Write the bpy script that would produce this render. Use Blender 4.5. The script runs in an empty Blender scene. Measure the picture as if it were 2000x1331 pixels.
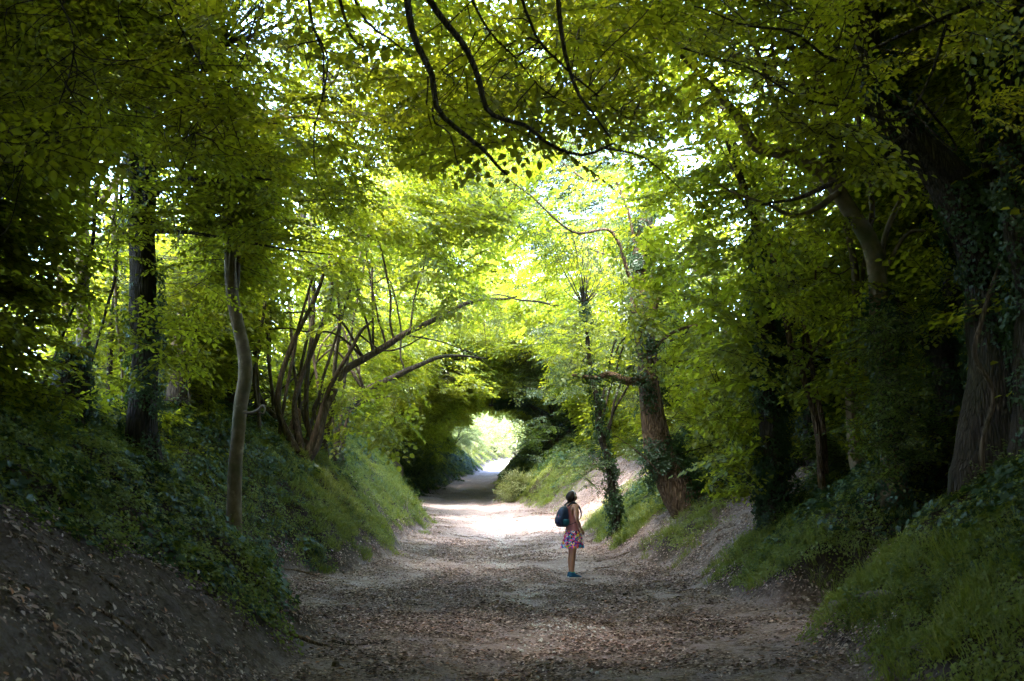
import bpy, math, random
import numpy as np
from mathutils import Vector, Matrix
rng = np.random.default_rng(7)
random.seed(7)
R = math.radians
S = bpy.context.scene
COL = S.collection

# ------------------------------------------------------------------ camera, sky, sun, exposure
CAMZ, F, TH = 1.65, 1944.0, math.atan(0.1515)
cd = bpy.data.cameras.new('camera'); cam = bpy.data.objects.new('camera', cd); COL.objects.link(cam)
cd.sensor_width = 36; cd.lens = 35; cd.clip_start = 0.05; cd.clip_end = 3000
cam.location = (0, 0, CAMZ); cam.rotation_euler = (R(90) + TH, 0, 0)
cd.dof.use_dof = True; cd.dof.focus_distance = 20; cd.dof.aperture_fstop = 4.0
S.camera = cam
SUN_EL, SUN_AZ = R(60), R(205)
sunv = Vector((math.sin(SUN_AZ)*math.cos(SUN_EL), math.cos(SUN_AZ)*math.cos(SUN_EL), math.sin(SUN_EL)))
W = bpy.data.worlds.new('World'); S.world = W; W.use_nodes = True
nt = W.node_tree; nt.nodes.clear()
sky = nt.nodes.new('ShaderNodeTexSky'); sky.sky_type = 'NISHITA'; sky.sun_disc = False
sky.sun_elevation = SUN_EL; sky.sun_rotation = SUN_AZ
bg = nt.nodes.new('ShaderNodeBackground'); bg.inputs[1].default_value = 0.15
wo = nt.nodes.new('ShaderNodeOutputWorld')
nt.links.new(sky.outputs[0], bg.inputs[0]); nt.links.new(bg.outputs[0], wo.inputs[0])
ld = bpy.data.lights.new('sun', 'SUN'); ld.energy = 1.7; ld.angle = R(14); ld.color = (1, 0.95, 0.86)
sun = bpy.data.objects.new('sun', ld); COL.objects.link(sun)
sun.rotation_euler = sunv.to_track_quat('Z', 'Y').to_euler()
S.view_settings.view_transform = 'Standard'; S.view_settings.look = 'None'
S.view_settings.gamma = 1; S.view_settings.use_curve_mapping = False
S.view_settings.exposure = 5.0
S.cycles.max_bounces = 7; S.cycles.diffuse_bounces = 5; S.cycles.glossy_bounces = 2
S.cycles.transmission_bounces = 4; S.cycles.transparent_max_bounces = 4
S.cycles.sample_clamp_indirect = 4.0; S.cycles.use_denoising = True
S.cycles.caustics_reflective = False; S.cycles.caustics_refractive = False

# ------------------------------------------------------------------ maths helpers
def PX(px, py, Y):
    """world point at distance Y seen at photo pixel (px, py)"""
    u = (px-1000)/F; v = (py-665.5)/F
    c, s = math.cos(TH), math.sin(TH)
    dy = c + v*s; dz = s - v*c
    t = Y/dy
    return np.array((u*t, Y, CAMZ + dz*t))
def smooth(t): t = np.clip(t, 0, 1); return t*t*(3-2*t)
def hash3(i, j, k, seed):
    n = (i*374761393 + j*668265263 + k*2147483647 + seed*1442695041) & 0xffffffff
    n = ((n ^ (n >> 13))*1274126177) & 0xffffffff
    n = ((n ^ (n >> 16))*2246822519) & 0xffffffff
    return ((n ^ (n >> 15)) & 0xffffff)/float(0xffffff)
def vnoise(x, y, z, seed=0):
    x, y, z = np.broadcast_arrays(np.asarray(x, float), np.asarray(y, float), np.asarray(z, float))
    i, j, k = np.floor(x).astype(np.int64), np.floor(y).astype(np.int64), np.floor(z).astype(np.int64)
    fx, fy, fz = smooth(x-i), smooth(y-j), smooth(z-k)
    r = 0
    for a in (0, 1):
        for b in (0, 1):
            for c in (0, 1):
                r = r + hash3(i+a, j+b, k+c, seed)*(fx if a else 1-fx)*(fy if b else 1-fy)*(fz if c else 1-fz)
    return r
def fbm(x, y, z=0, seed=0, o=3):
    r = 0; a = 1; t = 0
    for q in range(o):
        r = r + a*vnoise(np.asarray(x)*2**q, np.asarray(y)*2**q, np.asarray(z)*2**q, seed+q); t += a; a *= .5
    return r/t
def nrm(v): return v/np.maximum(np.linalg.norm(v, axis=-1, keepdims=True), 1e-9)

# ------------------------------------------------------------------ lane terrain
kL = np.array([(-40,-2.4),(6,-1.9),(9,-2.0),(11,-2.05),(12.5,-2.7),(14.5,-3.7),(16.5,-4.1),(18,-3.9),(19.5,-3.1),(22,-2.65),(24,-2.6),(26,-3.0),(28,-2.75),(31,-2.5),(33.5,-2.7),(36,-3.4),(42,-4.1),(50,-4.6),(60,-4.2),(68,-3.9),(76,-3.2),(82,-2.6),(90,-2.3),(100,-1.6),(112,0.4),(125,5),(145,16),(200,60)])
kR = np.array([(-40,2.6),(6,2.9),(9,2.95),(11,3.1),(12.3,3.9),(13.2,4.3),(14.1,3.3),(15.5,3.05),(17,3.1),(18.3,3.3),(20,3.2),(22,2.5),(24,2.3),(26,2.1),(29,2.0),(32,2.2),(36,1.9),(40,0.9),(43,0.2),(46,-0.1),(50,-0.2),(60,-0.9),(75,-0.9),(82,-0.4),(90,-0.1),(100,0.9),(112,3.2),(125,8),(145,19),(200,64)])
kZ = np.array([(-40,-.4),(0,0),(18,0),(23,.14),(30,.4),(40,.85),(50,1.33),(60,1.8),(70,2.35),(78,2.95),(86,3.45),(94,4.0),(104,4.75),(112,5.1),(130,5.4),(200,6.0),(3000,8)])
def xLf(y): return np.interp(y, kL[:, 0], kL[:, 1])
def xRf(y): return np.interp(y, kR[:, 0], kR[:, 1])
def zcf(y): return np.interp(y, kZ[:, 0], kZ[:, 1])
kHL = np.array([(-40,2.2),(9,2.1),(13,2.3),(17,2.7),(24,3.0),(40,3.2),(70,2.9),(85,2.2),(120,1.2),(200,0)])
kHR = np.array([(-40,2.2),(9,2.0),(14,2.2),(20,2.4),(30,2.5),(45,2.6),(70,2.6),(85,1.8),(120,1.0),(200,0)])
kWR = np.array([(-40,3.6),(10,3.4),(16,4.2),(20,5.2),(30,5.0),(45,3.2),(200,3.2)])
def ground_z(x, y):
    x = np.asarray(x, float); y = np.asarray(y, float)
    yw = y + (fbm(x*.5, y*.5, 0, 3)-.5)*.8
    l, r = xLf(yw), xRf(yw)
    c, w = (l+r)/2, (r-l)/2
    z = zcf(y) + .13*np.clip(np.abs(x-c)/w, 0, 1)**2
    dl = np.maximum(l-x, 0); dr = np.maximum(x-r, 0)
    tl = np.clip(dl/3.7, 0, 1); tr = np.clip(dr/np.interp(y, kWR[:, 0], kWR[:, 1]), 0, 1)
    z = z + np.interp(y, kHL[:, 0], kHL[:, 1])*(tl*(2-tl)*.75 + .25*smooth(tl)) + .04*np.minimum(dl, 30)
    z = z + np.interp(y, kHR[:, 0], kHR[:, 1])*(tr*(2-tr)*.6 + .4*smooth(tr)) + .05*np.minimum(dr, 30)
    b = np.clip((dl+dr)*1.2, 0, 1)
    z = z + b*(y < 24)*((np.abs(fbm(x*2.3+y*.8, y*2.3-x*.8, 0, 13)-.5))*.26 + (fbm(x*6, y*6, 0, 14)-.5)*.09)
    z = z + b*((fbm(x*.9, y*.9, 0, 11)-.5)*.45 + (fbm(x*3, y*3, 0, 12)-.5)*.12)
    z = z + (1-b)*((fbm(x*1.1, y*.9, 0, 15)-.5)*.10 + (fbm(x*5, y*5, 0, 16)-.5)*.025)
    ch = np.interp(y, [0,10,14,20,28,40], [.2,.15,.35,-.1,-.3,-1.2]) + (vnoise(y*.8, 0, 0, 21)-.5)*.5
    z = z - .06*np.exp(-((x-ch)/.28)**2)*(y < 60)
    for o_ in (-.85, .8): z = z - .045*np.exp(-((x-c-o_-.15*np.sin(y*.35))/.2)**2)*(.4+.6*vnoise(y*.5, o_, 0, 22))
    return z
def ground_n(x, y, e=.08):
    dx = (ground_z(x+e, y)-ground_z(x-e, y))/(2*e); dy = (ground_z(x, y+e)-ground_z(x, y-e))/(2*e)
    return nrm(np.stack((-dx, -dy, np.ones_like(dx)), -1))
def edge_d(x, y):
    """signed metres outside the path (left, right)"""
    return xLf(y)-x, x-xRf(y)
def dirt_mask(x, y):
    """1 where the bank is bare earth"""
    dl, dr = edge_d(x, y)
    n = (fbm(x*.8, y*.8, 0, 31)-.5)
    m = np.zeros_like(np.asarray(x, float))
    m = np.maximum(m, smooth((10.5-1.3*dl+n*3-y)/.8)*(dl > -1)*(dl < 8))                    # near-left slope
    m = np.maximum(m, smooth(1.3-np.abs(y-(12.6+n))*1.6)*(dr > 0)*(dr < 2.2))                 # notch on the right
    m = np.maximum(m, smooth(1.5-np.abs(y-(19.3+.35*(x-4)+n))*.75)*(dr > -.5)*(x < 7.5))       # trodden ramp
    m = np.maximum(m, smooth(1.3-np.abs(y-(22.6+.1*(x-4)+n*2))*1.1)*(dr > -.5)*(x < 5.2))
    m = np.maximum(m, smooth(1.5-np.abs(y-(35+n*3))*.28)*(dr > -.5)*(dr < 3.0))
    m = np.maximum(m, smooth(1.2-np.abs(y-(26.2+n))*2)*(dl > 0)*(dl < 2.0)*.8)
    return np.clip(m, 0, 1)

# ------------------------------------------------------------------ materials
def new_mat(name):
    m = bpy.data.materials.new(name); m.use_nodes = True
    n = m.node_tree; n.nodes.clear()
    o = n.nodes.new('ShaderNodeOutputMaterial')
    return m, n, o
def N(n, t, **kw):
    q = n.nodes.new(t)
    for k, v in kw.items(): setattr(q, k, v)
    return q
def ramp(n, stops, fac):
    r = N(n, 'ShaderNodeValToRGB')
    e = r.color_ramp.elements
    while len(e) < len(stops): e.new(.5)
    for q, (p, c) in zip(e, stops): q.position = p; q.color = (*c, 1)
    n.links.new(fac, r.inputs[0]); return r.outputs[0]
def noise(n, scale, vec=None, detail=4, rough=.55):
    q = N(n, 'ShaderNodeTexNoise'); q.inputs['Scale'].default_value = scale
    q.inputs['Detail'].default_value = detail; q.inputs['Roughness'].default_value = rough
    if vec is not None: n.links.new(vec, q.inputs['Vector'])
    return q.outputs['Fac']
def mixc(n, f, a, b, mode='MIX'):
    q = N(n, 'ShaderNodeMix', data_type='RGBA', blend_type=mode)
    for s, v in ((0, f), (6, a), (7, b)):
        if isinstance(v, (int, float)): q.inputs[s].default_value = v
        elif isinstance(v, tuple): q.inputs[s].default_value = (*v, 1)
        else: n.links.new(v, q.inputs[s])
    return q.outputs[2]
def math_n(n, op, a, b=None):
    q = N(n, 'ShaderNodeMath', operation=op)
    for s, v in ((0, a), (1, b)):
        if v is None: continue
        if isinstance(v, (int, float)): q.inputs[s].default_value = v
        else: n.links.new(v, q.inputs[s])
    return q.outputs[0]
def bump(n, h, strength, dist, nrmv=None):
    b = N(n, 'ShaderNodeBump'); b.inputs['Strength'].default_value = strength; b.inputs['Distance'].default_value = dist
    n.links.new(h, b.inputs['Height'])
    if nrmv is not None: n.links.new(nrmv, b.inputs['Normal'])
    return b.outputs[0]
def leaf_mat(name, c0, c1, c2, t0, t1, trans=.5, gloss=.06, grough=.35, wscale=.35):
    """per-leaf and per-clump variation; light passes through the blade"""
    m, n, o = new_mat(name)
    geo = N(n, 'ShaderNodeNewGeometry'); oi = N(n, 'ShaderNodeObjectInfo')
    wn = noise(n, wscale, geo.outputs['Position'], 2)
    f = math_n(n, 'ADD', math_n(n, 'MULTIPLY', geo.outputs['Random Per Island'], .55), math_n(n, 'MULTIPLY', oi.outputs['Random'], .25))
    f = math_n(n, 'ADD', f, math_n(n, 'MULTIPLY', math_n(n, 'SUBTRACT', wn, .4), .9))
    dc = ramp(n, [(0, c0), (.5, c1), (1, c2)], f)
    tc = ramp(n, [(0, t0), (1, t1)], f)
    d = N(n, 'ShaderNodeBsdfDiffuse'); n.links.new(dc, d.inputs[0])
    t = N(n, 'ShaderNodeBsdfTranslucent'); n.links.new(tc, t.inputs[0])
    g = N(n, 'ShaderNodeBsdfGlossy'); g.inputs['Roughness'].default_value = grough; g.inputs[0].default_value = (.9, 1, .95, 1)
    a = N(n, 'ShaderNodeMixShader'); a.inputs[0].default_value = trans
    n.links.new(d.outputs[0], a.inputs[1]); n.links.new(t.outputs[0], a.inputs[2])
    b = N(n, 'ShaderNodeMixShader'); b.inputs[0].default_value = gloss
    n.links.new(a.outputs[0], b.inputs[1]); n.links.new(g.outputs[0], b.inputs[2])
    n.links.new(b.outputs[0], o.inputs[0])
    return m
def bark_mat(name, c0, c1, c2, vscale=6, strength=.6, rings=False, moss=.25):
    m, n, o = new_mat(name)
    tc = N(n, 'ShaderNodeTexCoord'); mp = N(n, 'ShaderNodeMapping')
    mp.inputs['Scale'].default_value = (1, 1, .10) if not rings else (1.3, 1.3, 1.0)
    n.links.new(tc.outputs['Object'], mp.inputs[0])
    f1 = noise(n, vscale*2.2, mp.outputs[0], 6, .62)
    v = N(n, 'ShaderNodeTexVoronoi'); v.feature = 'DISTANCE_TO_EDGE'; v.inputs['Scale'].default_value = vscale*4.2; v.inputs['Randomness'].default_value = 1
    n.links.new(mp.outputs[0], v.inputs['Vector'])
    f2 = noise(n, 1.6, tc.outputs['Object'], 4)
    col = ramp(n, [(.25, c0), (.55, c1), (.8, c2)], f1)
    col = mixc(n, math_n(n, 'MULTIPLY', ramp(n, [(.5, (0,)*3), (.68, (1,)*3)], f2), moss), col, (.045, .062, .016))
    col = mixc(n, ramp(n, [(.62, (0,)*3), (.72, (.5,)*3)], noise(n, 5, tc.outputs['Object'], 3)), col, tuple(min(1, q*1.6+.02) for q in c2))
    p = N(n, 'ShaderNodeBsdfPrincipled'); p.inputs['Roughness'].default_value = .9
    p.inputs['Specular IOR Level'].default_value = .2
    n.links.new(col, p.inputs[0])
    vr = ramp(n, [(0, (0,)*3), (.25, (1,)*3)], v.outputs['Distance'])
    if not rings: col = mixc(n, 1.0, col, mixc(n, vr, (.5,.48,.46), (1.15,1.12,1.08)), 'MULTIPLY'); n.links.new(col, p.inputs[0])
    h = math_n(n, 'ADD', f1, math_n(n, 'MULTIPLY', vr, .0 if rings else .8))
    n.links.new(bump(n, h, strength, .05 if not rings else .012), p.inputs['Normal'])
    n.links.new(p.outputs[0], o.inputs[0])
    return m
def plain_mat(name, c, rough=.7, c2=None, scale=20, bmp=0, spec=.3, sheen=0):
    m, n, o = new_mat(name)
    tc = N(n, 'ShaderNodeTexCoord')
    p = N(n, 'ShaderNodeBsdfPrincipled'); p.inputs['Roughness'].default_value = rough
    p.inputs['Specular IOR Level'].default_value = spec
    f = noise(n, scale, tc.outputs['Object'], 4)
    n.links.new(ramp(n, [(.3, c), (.7, c2 or tuple(q*.75 for q in c))], f), p.inputs[0])
    if bmp: n.links.new(bump(n, f, bmp, .01), p.inputs['Normal'])
    n.links.new(p.outputs[0], o.inputs[0]); return m
M = {}
M['beech_leaf'] = leaf_mat('beech_leaf', (.032,.050,.006), (.064,.088,.007), (.120,.138,.010), (.23,.28,.010), (.53,.54,.020), .58, .03, .45)
M['hazel_leaf'] = leaf_mat('hazel_leaf', (.036,.062,.009), (.075,.105,.010), (.13,.15,.014), (.25,.32,.015), (.54,.57,.03), .56, .035, .42)
M['ivy_leaf'] = leaf_mat('ivy_leaf', (.008,.024,.010), (.016,.042,.017), (.034,.066,.020), (.05,.10,.014), (.11,.17,.018), .25, .035, .42, .6)
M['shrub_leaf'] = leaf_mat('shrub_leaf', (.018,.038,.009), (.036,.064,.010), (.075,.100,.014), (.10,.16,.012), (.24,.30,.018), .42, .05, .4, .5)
M['sun_painted_leaf'] = leaf_mat('sun_painted_leaf', (.10,.13,.03), (.20,.23,.08), (.42,.42,.26), (.24,.30,.05), (.5,.52,.14), .4, .04, .4, .5)  # leaf colour lightened to imitate overexposed sunlight on the far bushes
M['grass_blade'] = leaf_mat('grass_blade', (.050,.076,.008), (.105,.140,.014), (.18,.19,.03), (.20,.27,.014), (.40,.43,.04), .38, .04, .45, .7)
M['bark_pale'] = bark_mat('bark_pale', (.075,.056,.032), (.15,.115,.068), (.22,.175,.11), 3.2, .35, True, .75)
M['bark_brown'] = bark_mat('bark_brown', (.07,.045,.028), (.16,.108,.072), (.25,.18,.13), 7, .9)
M['bark_dark'] = bark_mat('bark_dark', (.022,.018,.013), (.045,.037,.028), (.075,.062,.048), 7, .8)
M['bark_hazel'] = bark_mat('bark_hazel', (.035,.027,.018), (.078,.060,.042), (.13,.105,.078), 6, .45, False, .35)
M['twig'] = plain_mat('twig', (.045,.034,.024), .9, (.022,.017,.012), 9)
M['dead_wood'] = plain_mat('dead_wood', (.22,.18,.14), .9, (.11,.085,.065), 18, .4)

def ground_mat():
    m, n, o = new_mat('lane_ground')
    tc = N(n, 'ShaderNodeTexCoord'); P = tc.outputs['Object']
    at = N(n, 'ShaderNodeAttribute', attribute_name='pathness')
    ag = N(n, 'ShaderNodeAttribute', attribute_name='litter')
    chalk = N(n, 'ShaderNodeAttribute', attribute_name='chalk')
    big = noise(n, .55, P, 5); med = noise(n, 4.5, P, 6, .65); fine = noise(n, 42, P, 5, .7)
    dirt = ramp(n, [(.25, (.11,.078,.074)), (.5, (.225,.170,.168)), (.75, (.34,.27,.268))], med)
    dirt = mixc(n, .55, dirt, ramp(n, [(.3, (.12,.085,.082)), (.5, (.27,.212,.208)), (.72, (.48,.41,.405))], fine))
    pale = ramp(n, [(.35, (.26,.215,.213)), (.65, (.44,.38,.378))], fine)
    pf = math_n(n, 'MULTIPLY', chalk.outputs['Fac'], ramp(n, [(.38, (0,)*3), (.62, (1,)*3)], big))
    dirt = mixc(n, pf, dirt, pale)
    # flat crumbs of leaf litter printed at small scale between the real leaves
    v = N(n, 'ShaderNodeTexVoronoi'); v.inputs['Scale'].default_value = 26; n.links.new(P, v.inputs['Vector'])
    lit = ramp(n, [(0, (.05,.032,.024)), (.35, (.13,.085,.065)), (.7, (.22,.155,.125)), (1, (.36,.29,.245))], math_n(n, 'FRACT', math_n(n, 'MULTIPLY', N(n, 'ShaderNodeSeparateColor').outputs[0], 1)) )
    sc = [q for q in n.nodes if q.bl_idname == 'ShaderNodeSeparateColor'][0]; n.links.new(v.outputs['Color'], sc.inputs[0])
    lf = math_n(n, 'MULTIPLY', ag.outputs['Fac'], ramp(n, [(.42, (0,)*3), (.58, (1,)*3)], noise(n, 2.3, P, 5, .7)))
    dirt = mixc(n, lf, dirt, lit)
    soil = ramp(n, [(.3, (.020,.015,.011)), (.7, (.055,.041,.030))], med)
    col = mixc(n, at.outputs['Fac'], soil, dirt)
    p = N(n, 'ShaderNodeBsdfPrincipled'); p.inputs['Roughness'].default_value = .95; p.inputs['Specular IOR Level'].default_value = .15
    n.links.new(col, p.inputs[0])
    b1 = bump(n, fine, .7, .025); b2 = bump(n, med, .8, .09, b1)
    n.links.new(b2, p.inputs['Normal']); n.links.new(p.outputs[0], o.inputs[0]); return m
M['ground'] = ground_mat()
def litter_mat():
    m, n, o = new_mat('dead_leaf')
    geo = N(n, 'ShaderNodeNewGeometry')
    c = ramp(n, [(0, (.04,.026,.022)), (.4, (.125,.076,.062)), (.75, (.30,.20,.175)), (.93, (.56,.44,.39)), (1, (.32,.12,.05))], geo.outputs['Random Per Island'])
    p = N(n, 'ShaderNodeBsdfPrincipled'); p.inputs['Roughness'].default_value = .75; n.links.new(c, p.inputs[0])
    n.links.new(p.outputs[0], o.inputs[0]); return m
M['dead_leaf'] = litter_mat()
M['flint'] = plain_mat('flint', (.55,.54,.52), .8, (.28,.27,.26), 14, .3)
M['field'] = plain_mat('field', (.05,.075,.02), .95, (.09,.10,.035), .05)

# ------------------------------------------------------------------ mesh helpers
def mesh_np(name, V, polys, mat=None, smooth_=False, attrs=None):
    """polys: list of (k,n) int arrays of equal-sided faces"""
    me = bpy.data.meshes.new(name)
    V = np.asarray(V, np.float32).reshape(-1, 3)
    if isinstance(polys, np.ndarray): polys = [polys]
    polys = [p for p in polys if p is not None and len(p)]
    me.vertices.add(len(V)); me.vertices.foreach_set('co', V.ravel())
    if polys:
        loops = np.concatenate([p.ravel() for p in polys]).astype(np.int32)
        sizes = np.concatenate([np.full(len(p), p.shape[1]) for p in polys])
        starts = np.concatenate(([0], np.cumsum(sizes)[:-1])).astype(np.int32)
        me.loops.add(len(loops)); me.loops.foreach_set('vertex_index', loops)
        me.polygons.add(len(sizes)); me.polygons.foreach_set('loop_start', starts)
        if smooth_: me.polygons.foreach_set('use_smooth', np.ones(len(sizes), bool))
    for k, (ty, a) in (attrs or {}).items():
        at = me.attributes.new(k, ty, 'POINT')
        at.data.foreach_set('vector' if ty == 'FLOAT_VECTOR' else 'value', np.asarray(a).ravel())
    me.update(calc_edges=True)
    if mat is not None: me.materials.append(mat)
    return me
def link(name, me, parent=None, loc=None, kind=None):
    o = bpy.data.objects.new(name, me); COL.objects.link(o)
    if parent is not None: o.parent = parent
    if loc is not None: o.location = loc
    if kind: o['kind'] = kind
    return o
def thing(name, label, cat, loc=(0, 0, 0), rz=0, group=None):
    o = link(name, None, None, loc); o.rotation_euler = (0, 0, rz); o['label'] = label; o['category'] = cat
    o.empty_display_size = .2
    if group: o['group'] = group
    return o
class MB:
    """collects tubes and blades for one mesh"""
    def __init__(s): s.V = []; s.q = []; s.t = []; s.n = 0; s.mi = []
    def add(s, V, q=None, t=None):
        V = np.asarray(V).reshape(-1, 3); s.V.append(V)
        if q is not None and len(q): s.q.append(np.asarray(q)+s.n)
        if t is not None and len(t): s.t.append(np.asarray(t)+s.n)
        s.n += len(V)
    def mesh(s, name, mat, smooth_=True, off=(0, 0, 0)):
        if not s.V: return None
        return mesh_np(name, np.concatenate(s.V)-np.asarray(off), [np.concatenate(s.q) if s.q else None, np.concatenate(s.t) if s.t else None], mat, smooth_)
    def build(s, name, mat, parent=None, off=(0, 0, 0), kind=None, smooth_=True):
        me = s.mesh(name, mat, smooth_, off)
        return link(name, me, parent, kind=kind) if me else None
def catmull(P, step):
    P = np.asarray(P, float)
    if len(P) < 3:
        n = max(2, int(np.linalg.norm(P[-1]-P[0])/step)+1); return P[0]+(P[-1]-P[0])*np.linspace(0, 1, n)[:, None], np.linspace(0, len(P)-1, n)
    Q = np.vstack((2*P[0]-P[1], P, 2*P[-1]-P[-2])); out = []; prm = []
    for i in range(1, len(Q)-2):
        n = max(2, int(np.linalg.norm(Q[i+1]-Q[i])/step)+1)
        t = np.linspace(0, 1, n, endpoint=False)[:, None]
        out.append(.5*((2*Q[i])+(-Q[i-1]+Q[i+1])*t+(2*Q[i-1]-5*Q[i]+4*Q[i+1]-Q[i+2])*t**2+(-Q[i-1]+3*Q[i]-3*Q[i+1]+Q[i+2])*t**3))
        prm.append(i-1+t[:, 0])
    out.append(P[-1:]); prm.append([len(P)-1.])
    return np.concatenate(out), np.concatenate(prm)
def tube(mb, P, rad, sides=6, step=.25, rough=0, wob=0, seed=0, cap=True):
    C, prm = catmull(P, step)
    r = np.interp(prm, np.linspace(0, len(P)-1, len(rad)), rad)
    n = len(C)
    if wob:
        s = np.arange(n)*step*1.6+seed*7.3
        w = np.stack([vnoise(s, seed+.1, q*5., 5)-.5 for q in range(3)], -1)
        C = C + w*wob*np.minimum(1, np.minimum(np.arange(n), np.arange(n)[::-1])/3)[:, None]
    T = nrm(np.gradient(C, axis=0))
    U = np.zeros_like(T); u = np.cross(T[0], (0.31, .9, .2)); u /= np.linalg.norm(u)
    for i in range(n):
        u = u - T[i]*np.dot(u, T[i]); u /= max(np.linalg.norm(u), 1e-6); U[i] = u
    B = np.cross(T, U)
    a = np.linspace(0, 2*math.pi, sides, endpoint=False)
    rr = np.repeat(r[:, None], sides, 1)
    if rough:
        zz = np.cumsum(np.r_[0, np.linalg.norm(np.diff(C, axis=0), axis=1)])[:, None]
        rr = rr*(1+rough*(2*fbm(np.cos(a)[None]*1.7+seed, np.sin(a)[None]*1.7, zz*1.3+seed*3, 41, 3)-1))
    V = C[:, None]+rr[..., None]*(np.cos(a)[None, :, None]*U[:, None]+np.sin(a)[None, :, None]*B[:, None])
    i = np.arange(n-1)[:, None]*sides; j = np.arange(sides)[None]; k = (j+1) % sides
    q = np.stack((i+j, i+k, i+sides+k, i+sides+j), -1).reshape(-1, 4)
    V = V.reshape(-1, 3); t = None
    if cap:
        V = np.vstack((V, C[-1]+T[-1]*r[-1]*.6)); e = (n-1)*sides
        t = np.stack((e+j[0], e+k[0], np.full(sides, len(V)-1)), -1)
    mb.add(V, q, t)
    return C
def leaves(mb, P, D, Nn, L, Wd, fold=.18, droop=.12, lobed=False):
    """leaf blades: base P, direction D, normal Nn, length L, width Wd"""
    P, D, Nn = (np.asarray(q, float).reshape(-1, 3) for q in (P, D, Nn)); L = np.broadcast_to(L, len(P))[:, None]; Wd = np.broadcast_to(Wd, len(P))[:, None]
    D = nrm(D); Sd = nrm(np.cross(Nn, D)); Nn = np.cross(D, Sd)
    z = Nn*Wd*fold
    m = len(P)
    if not lobed:
        v = [P, P+D*L*.32+Sd*Wd*.47+z, P+D*L*.70+Sd*Wd*.40+z*.7-Nn*L*droop*.4, P+D*L-Nn*L*droop, P+D*L*.70-Sd*Wd*.40+z*.7-Nn*L*droop*.4, P+D*L*.32-Sd*Wd*.47+z]
        V = np.stack(v, 1); b = np.arange(m)[:, None]*6
        q = np.concatenate((b+np.array([[0, 3, 2, 1]]), b+np.array([[0, 5, 4, 3]])))
        mb.add(V, q)
    else:
        v = [P, P+D*L*.05+Sd*Wd*.5+z, P+D*L*.38+Sd*Wd*.27, P+D*L*.62+Sd*Wd*.46+z*.5, P+D*L-Nn*L*droop, P+D*L*.62-Sd*Wd*.46+z*.5, P+D*L*.38-Sd*Wd*.27, P+D*L*.05-Sd*Wd*.5+z]
        V = np.stack(v, 1); b = np.arange(m)[:, None]*8
        t = np.concatenate([b+np.array([r]) for r in ((0, 2, 1), (2, 4, 3), (0, 4, 2), (0, 6, 4), (4, 6, 5), (0, 7, 6))])
        mb.add(V, None, t)
def euler_from(X, Z):
    X = nrm(X); Y = nrm(np.cross(Z, X)); Z = np.cross(X, Y)
    ry = -np.arcsin(np.clip(X[:, 2], -1, 1)); rx = np.arctan2(Y[:, 2], Z[:, 2]); rz = np.arctan2(X[:, 1], X[:, 0])
    return np.stack((rx, ry, rz), -1)

# ------------------------------------------------------------------ leaf sprays (source meshes for the crowns)
def spray(seed, L=1.0, leafL=.088, leafW=.058, n_side=7, spacing=.055, droop=.16, spread=.55, lobed=False, flat=.25, mat='beech_leaf'):
    r = np.random.default_rng(seed); mb = MB(); tw = MB()
    ax = []
    n = 7; t = np.linspace(0, 1, n)
    main = np.stack((t*L, .06*np.sin(t*3+r.random()*6)*L, -droop*L*t**2), -1)
    ax.append((main, .006))
    for i in range(n_side):
        s = .12+.78*(i+r.random()*.5)/n_side; p = np.array([np.interp(s, t, main[:, q]) for q in range(3)])
        sg = 1 if i % 2 else -1; an = R(r.uniform(32, 62))*sg; l = L*spread*(1-.62*s)*r.uniform(.8, 1.15)
        tt = np.linspace(0, 1, 4)[:, None]; d = np.array((math.cos(an), math.sin(an), r.uniform(-.15, .08)))
        sub = p+d*l*tt+np.array((.25, 0, -.28))*l*tt**2*.5
        ax.append((sub, .0035))
    for A, rad in ax:
        tube(tw, A, [rad, rad*.4], 3, .2, cap=False)
        ln = np.linalg.norm(np.diff(A, axis=0), axis=1).sum(); k = max(3, int(ln/spacing))
        s = np.linspace(.12, 1, k)*(len(A)-1); P = np.stack([np.interp(s, np.arange(len(A)), A[:, q]) for q in range(3)], -1)
        T = nrm(np.gradient(P, axis=0)) if k > 1 else np.tile((1, 0, 0), (k, 1))
        side = np.where(np.arange(k) % 2, 1, -1)[:, None]*np.cross((0, 0, 1), T)
        D = T*r.uniform(.35, .9, (k, 1))+side*r.uniform(.5, 1, (k, 1))+np.stack((np.zeros(k), np.zeros(k), r.uniform(-.45, .1, k)), -1)
        D[-1] = T[-1]
        Nn = np.stack((r.normal(0, flat, k), r.normal(0, flat, k), np.ones(k)), -1)
        sc = r.uniform(.65, 1.15, k)
        leaves(mb, P, D, Nn, leafL*sc, leafW*sc, lobed=lobed)
    V = np.concatenate(mb.V+tw.V); nl = mb.n
    q = ([np.concatenate(mb.q)] if mb.q else [])+[np.concatenate(tw.q)+nl]; tt = np.concatenate(mb.t) if mb.t else None
    me = mesh_np('spray', V, [np.concatenate(q), tt]); me.materials.append(M[mat]); me.materials.append(M['twig'])
    nq = sum(len(a) for a in mb.q); nt_ = 0 if tt is None else len(tt); ntw = len(np.concatenate(tw.q))
    mi = np.r_[np.zeros(nq), np.ones(ntw), np.zeros(nt_)].astype(np.int32)
    me.polygons.foreach_set('material_index', mi)
    return me
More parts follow.
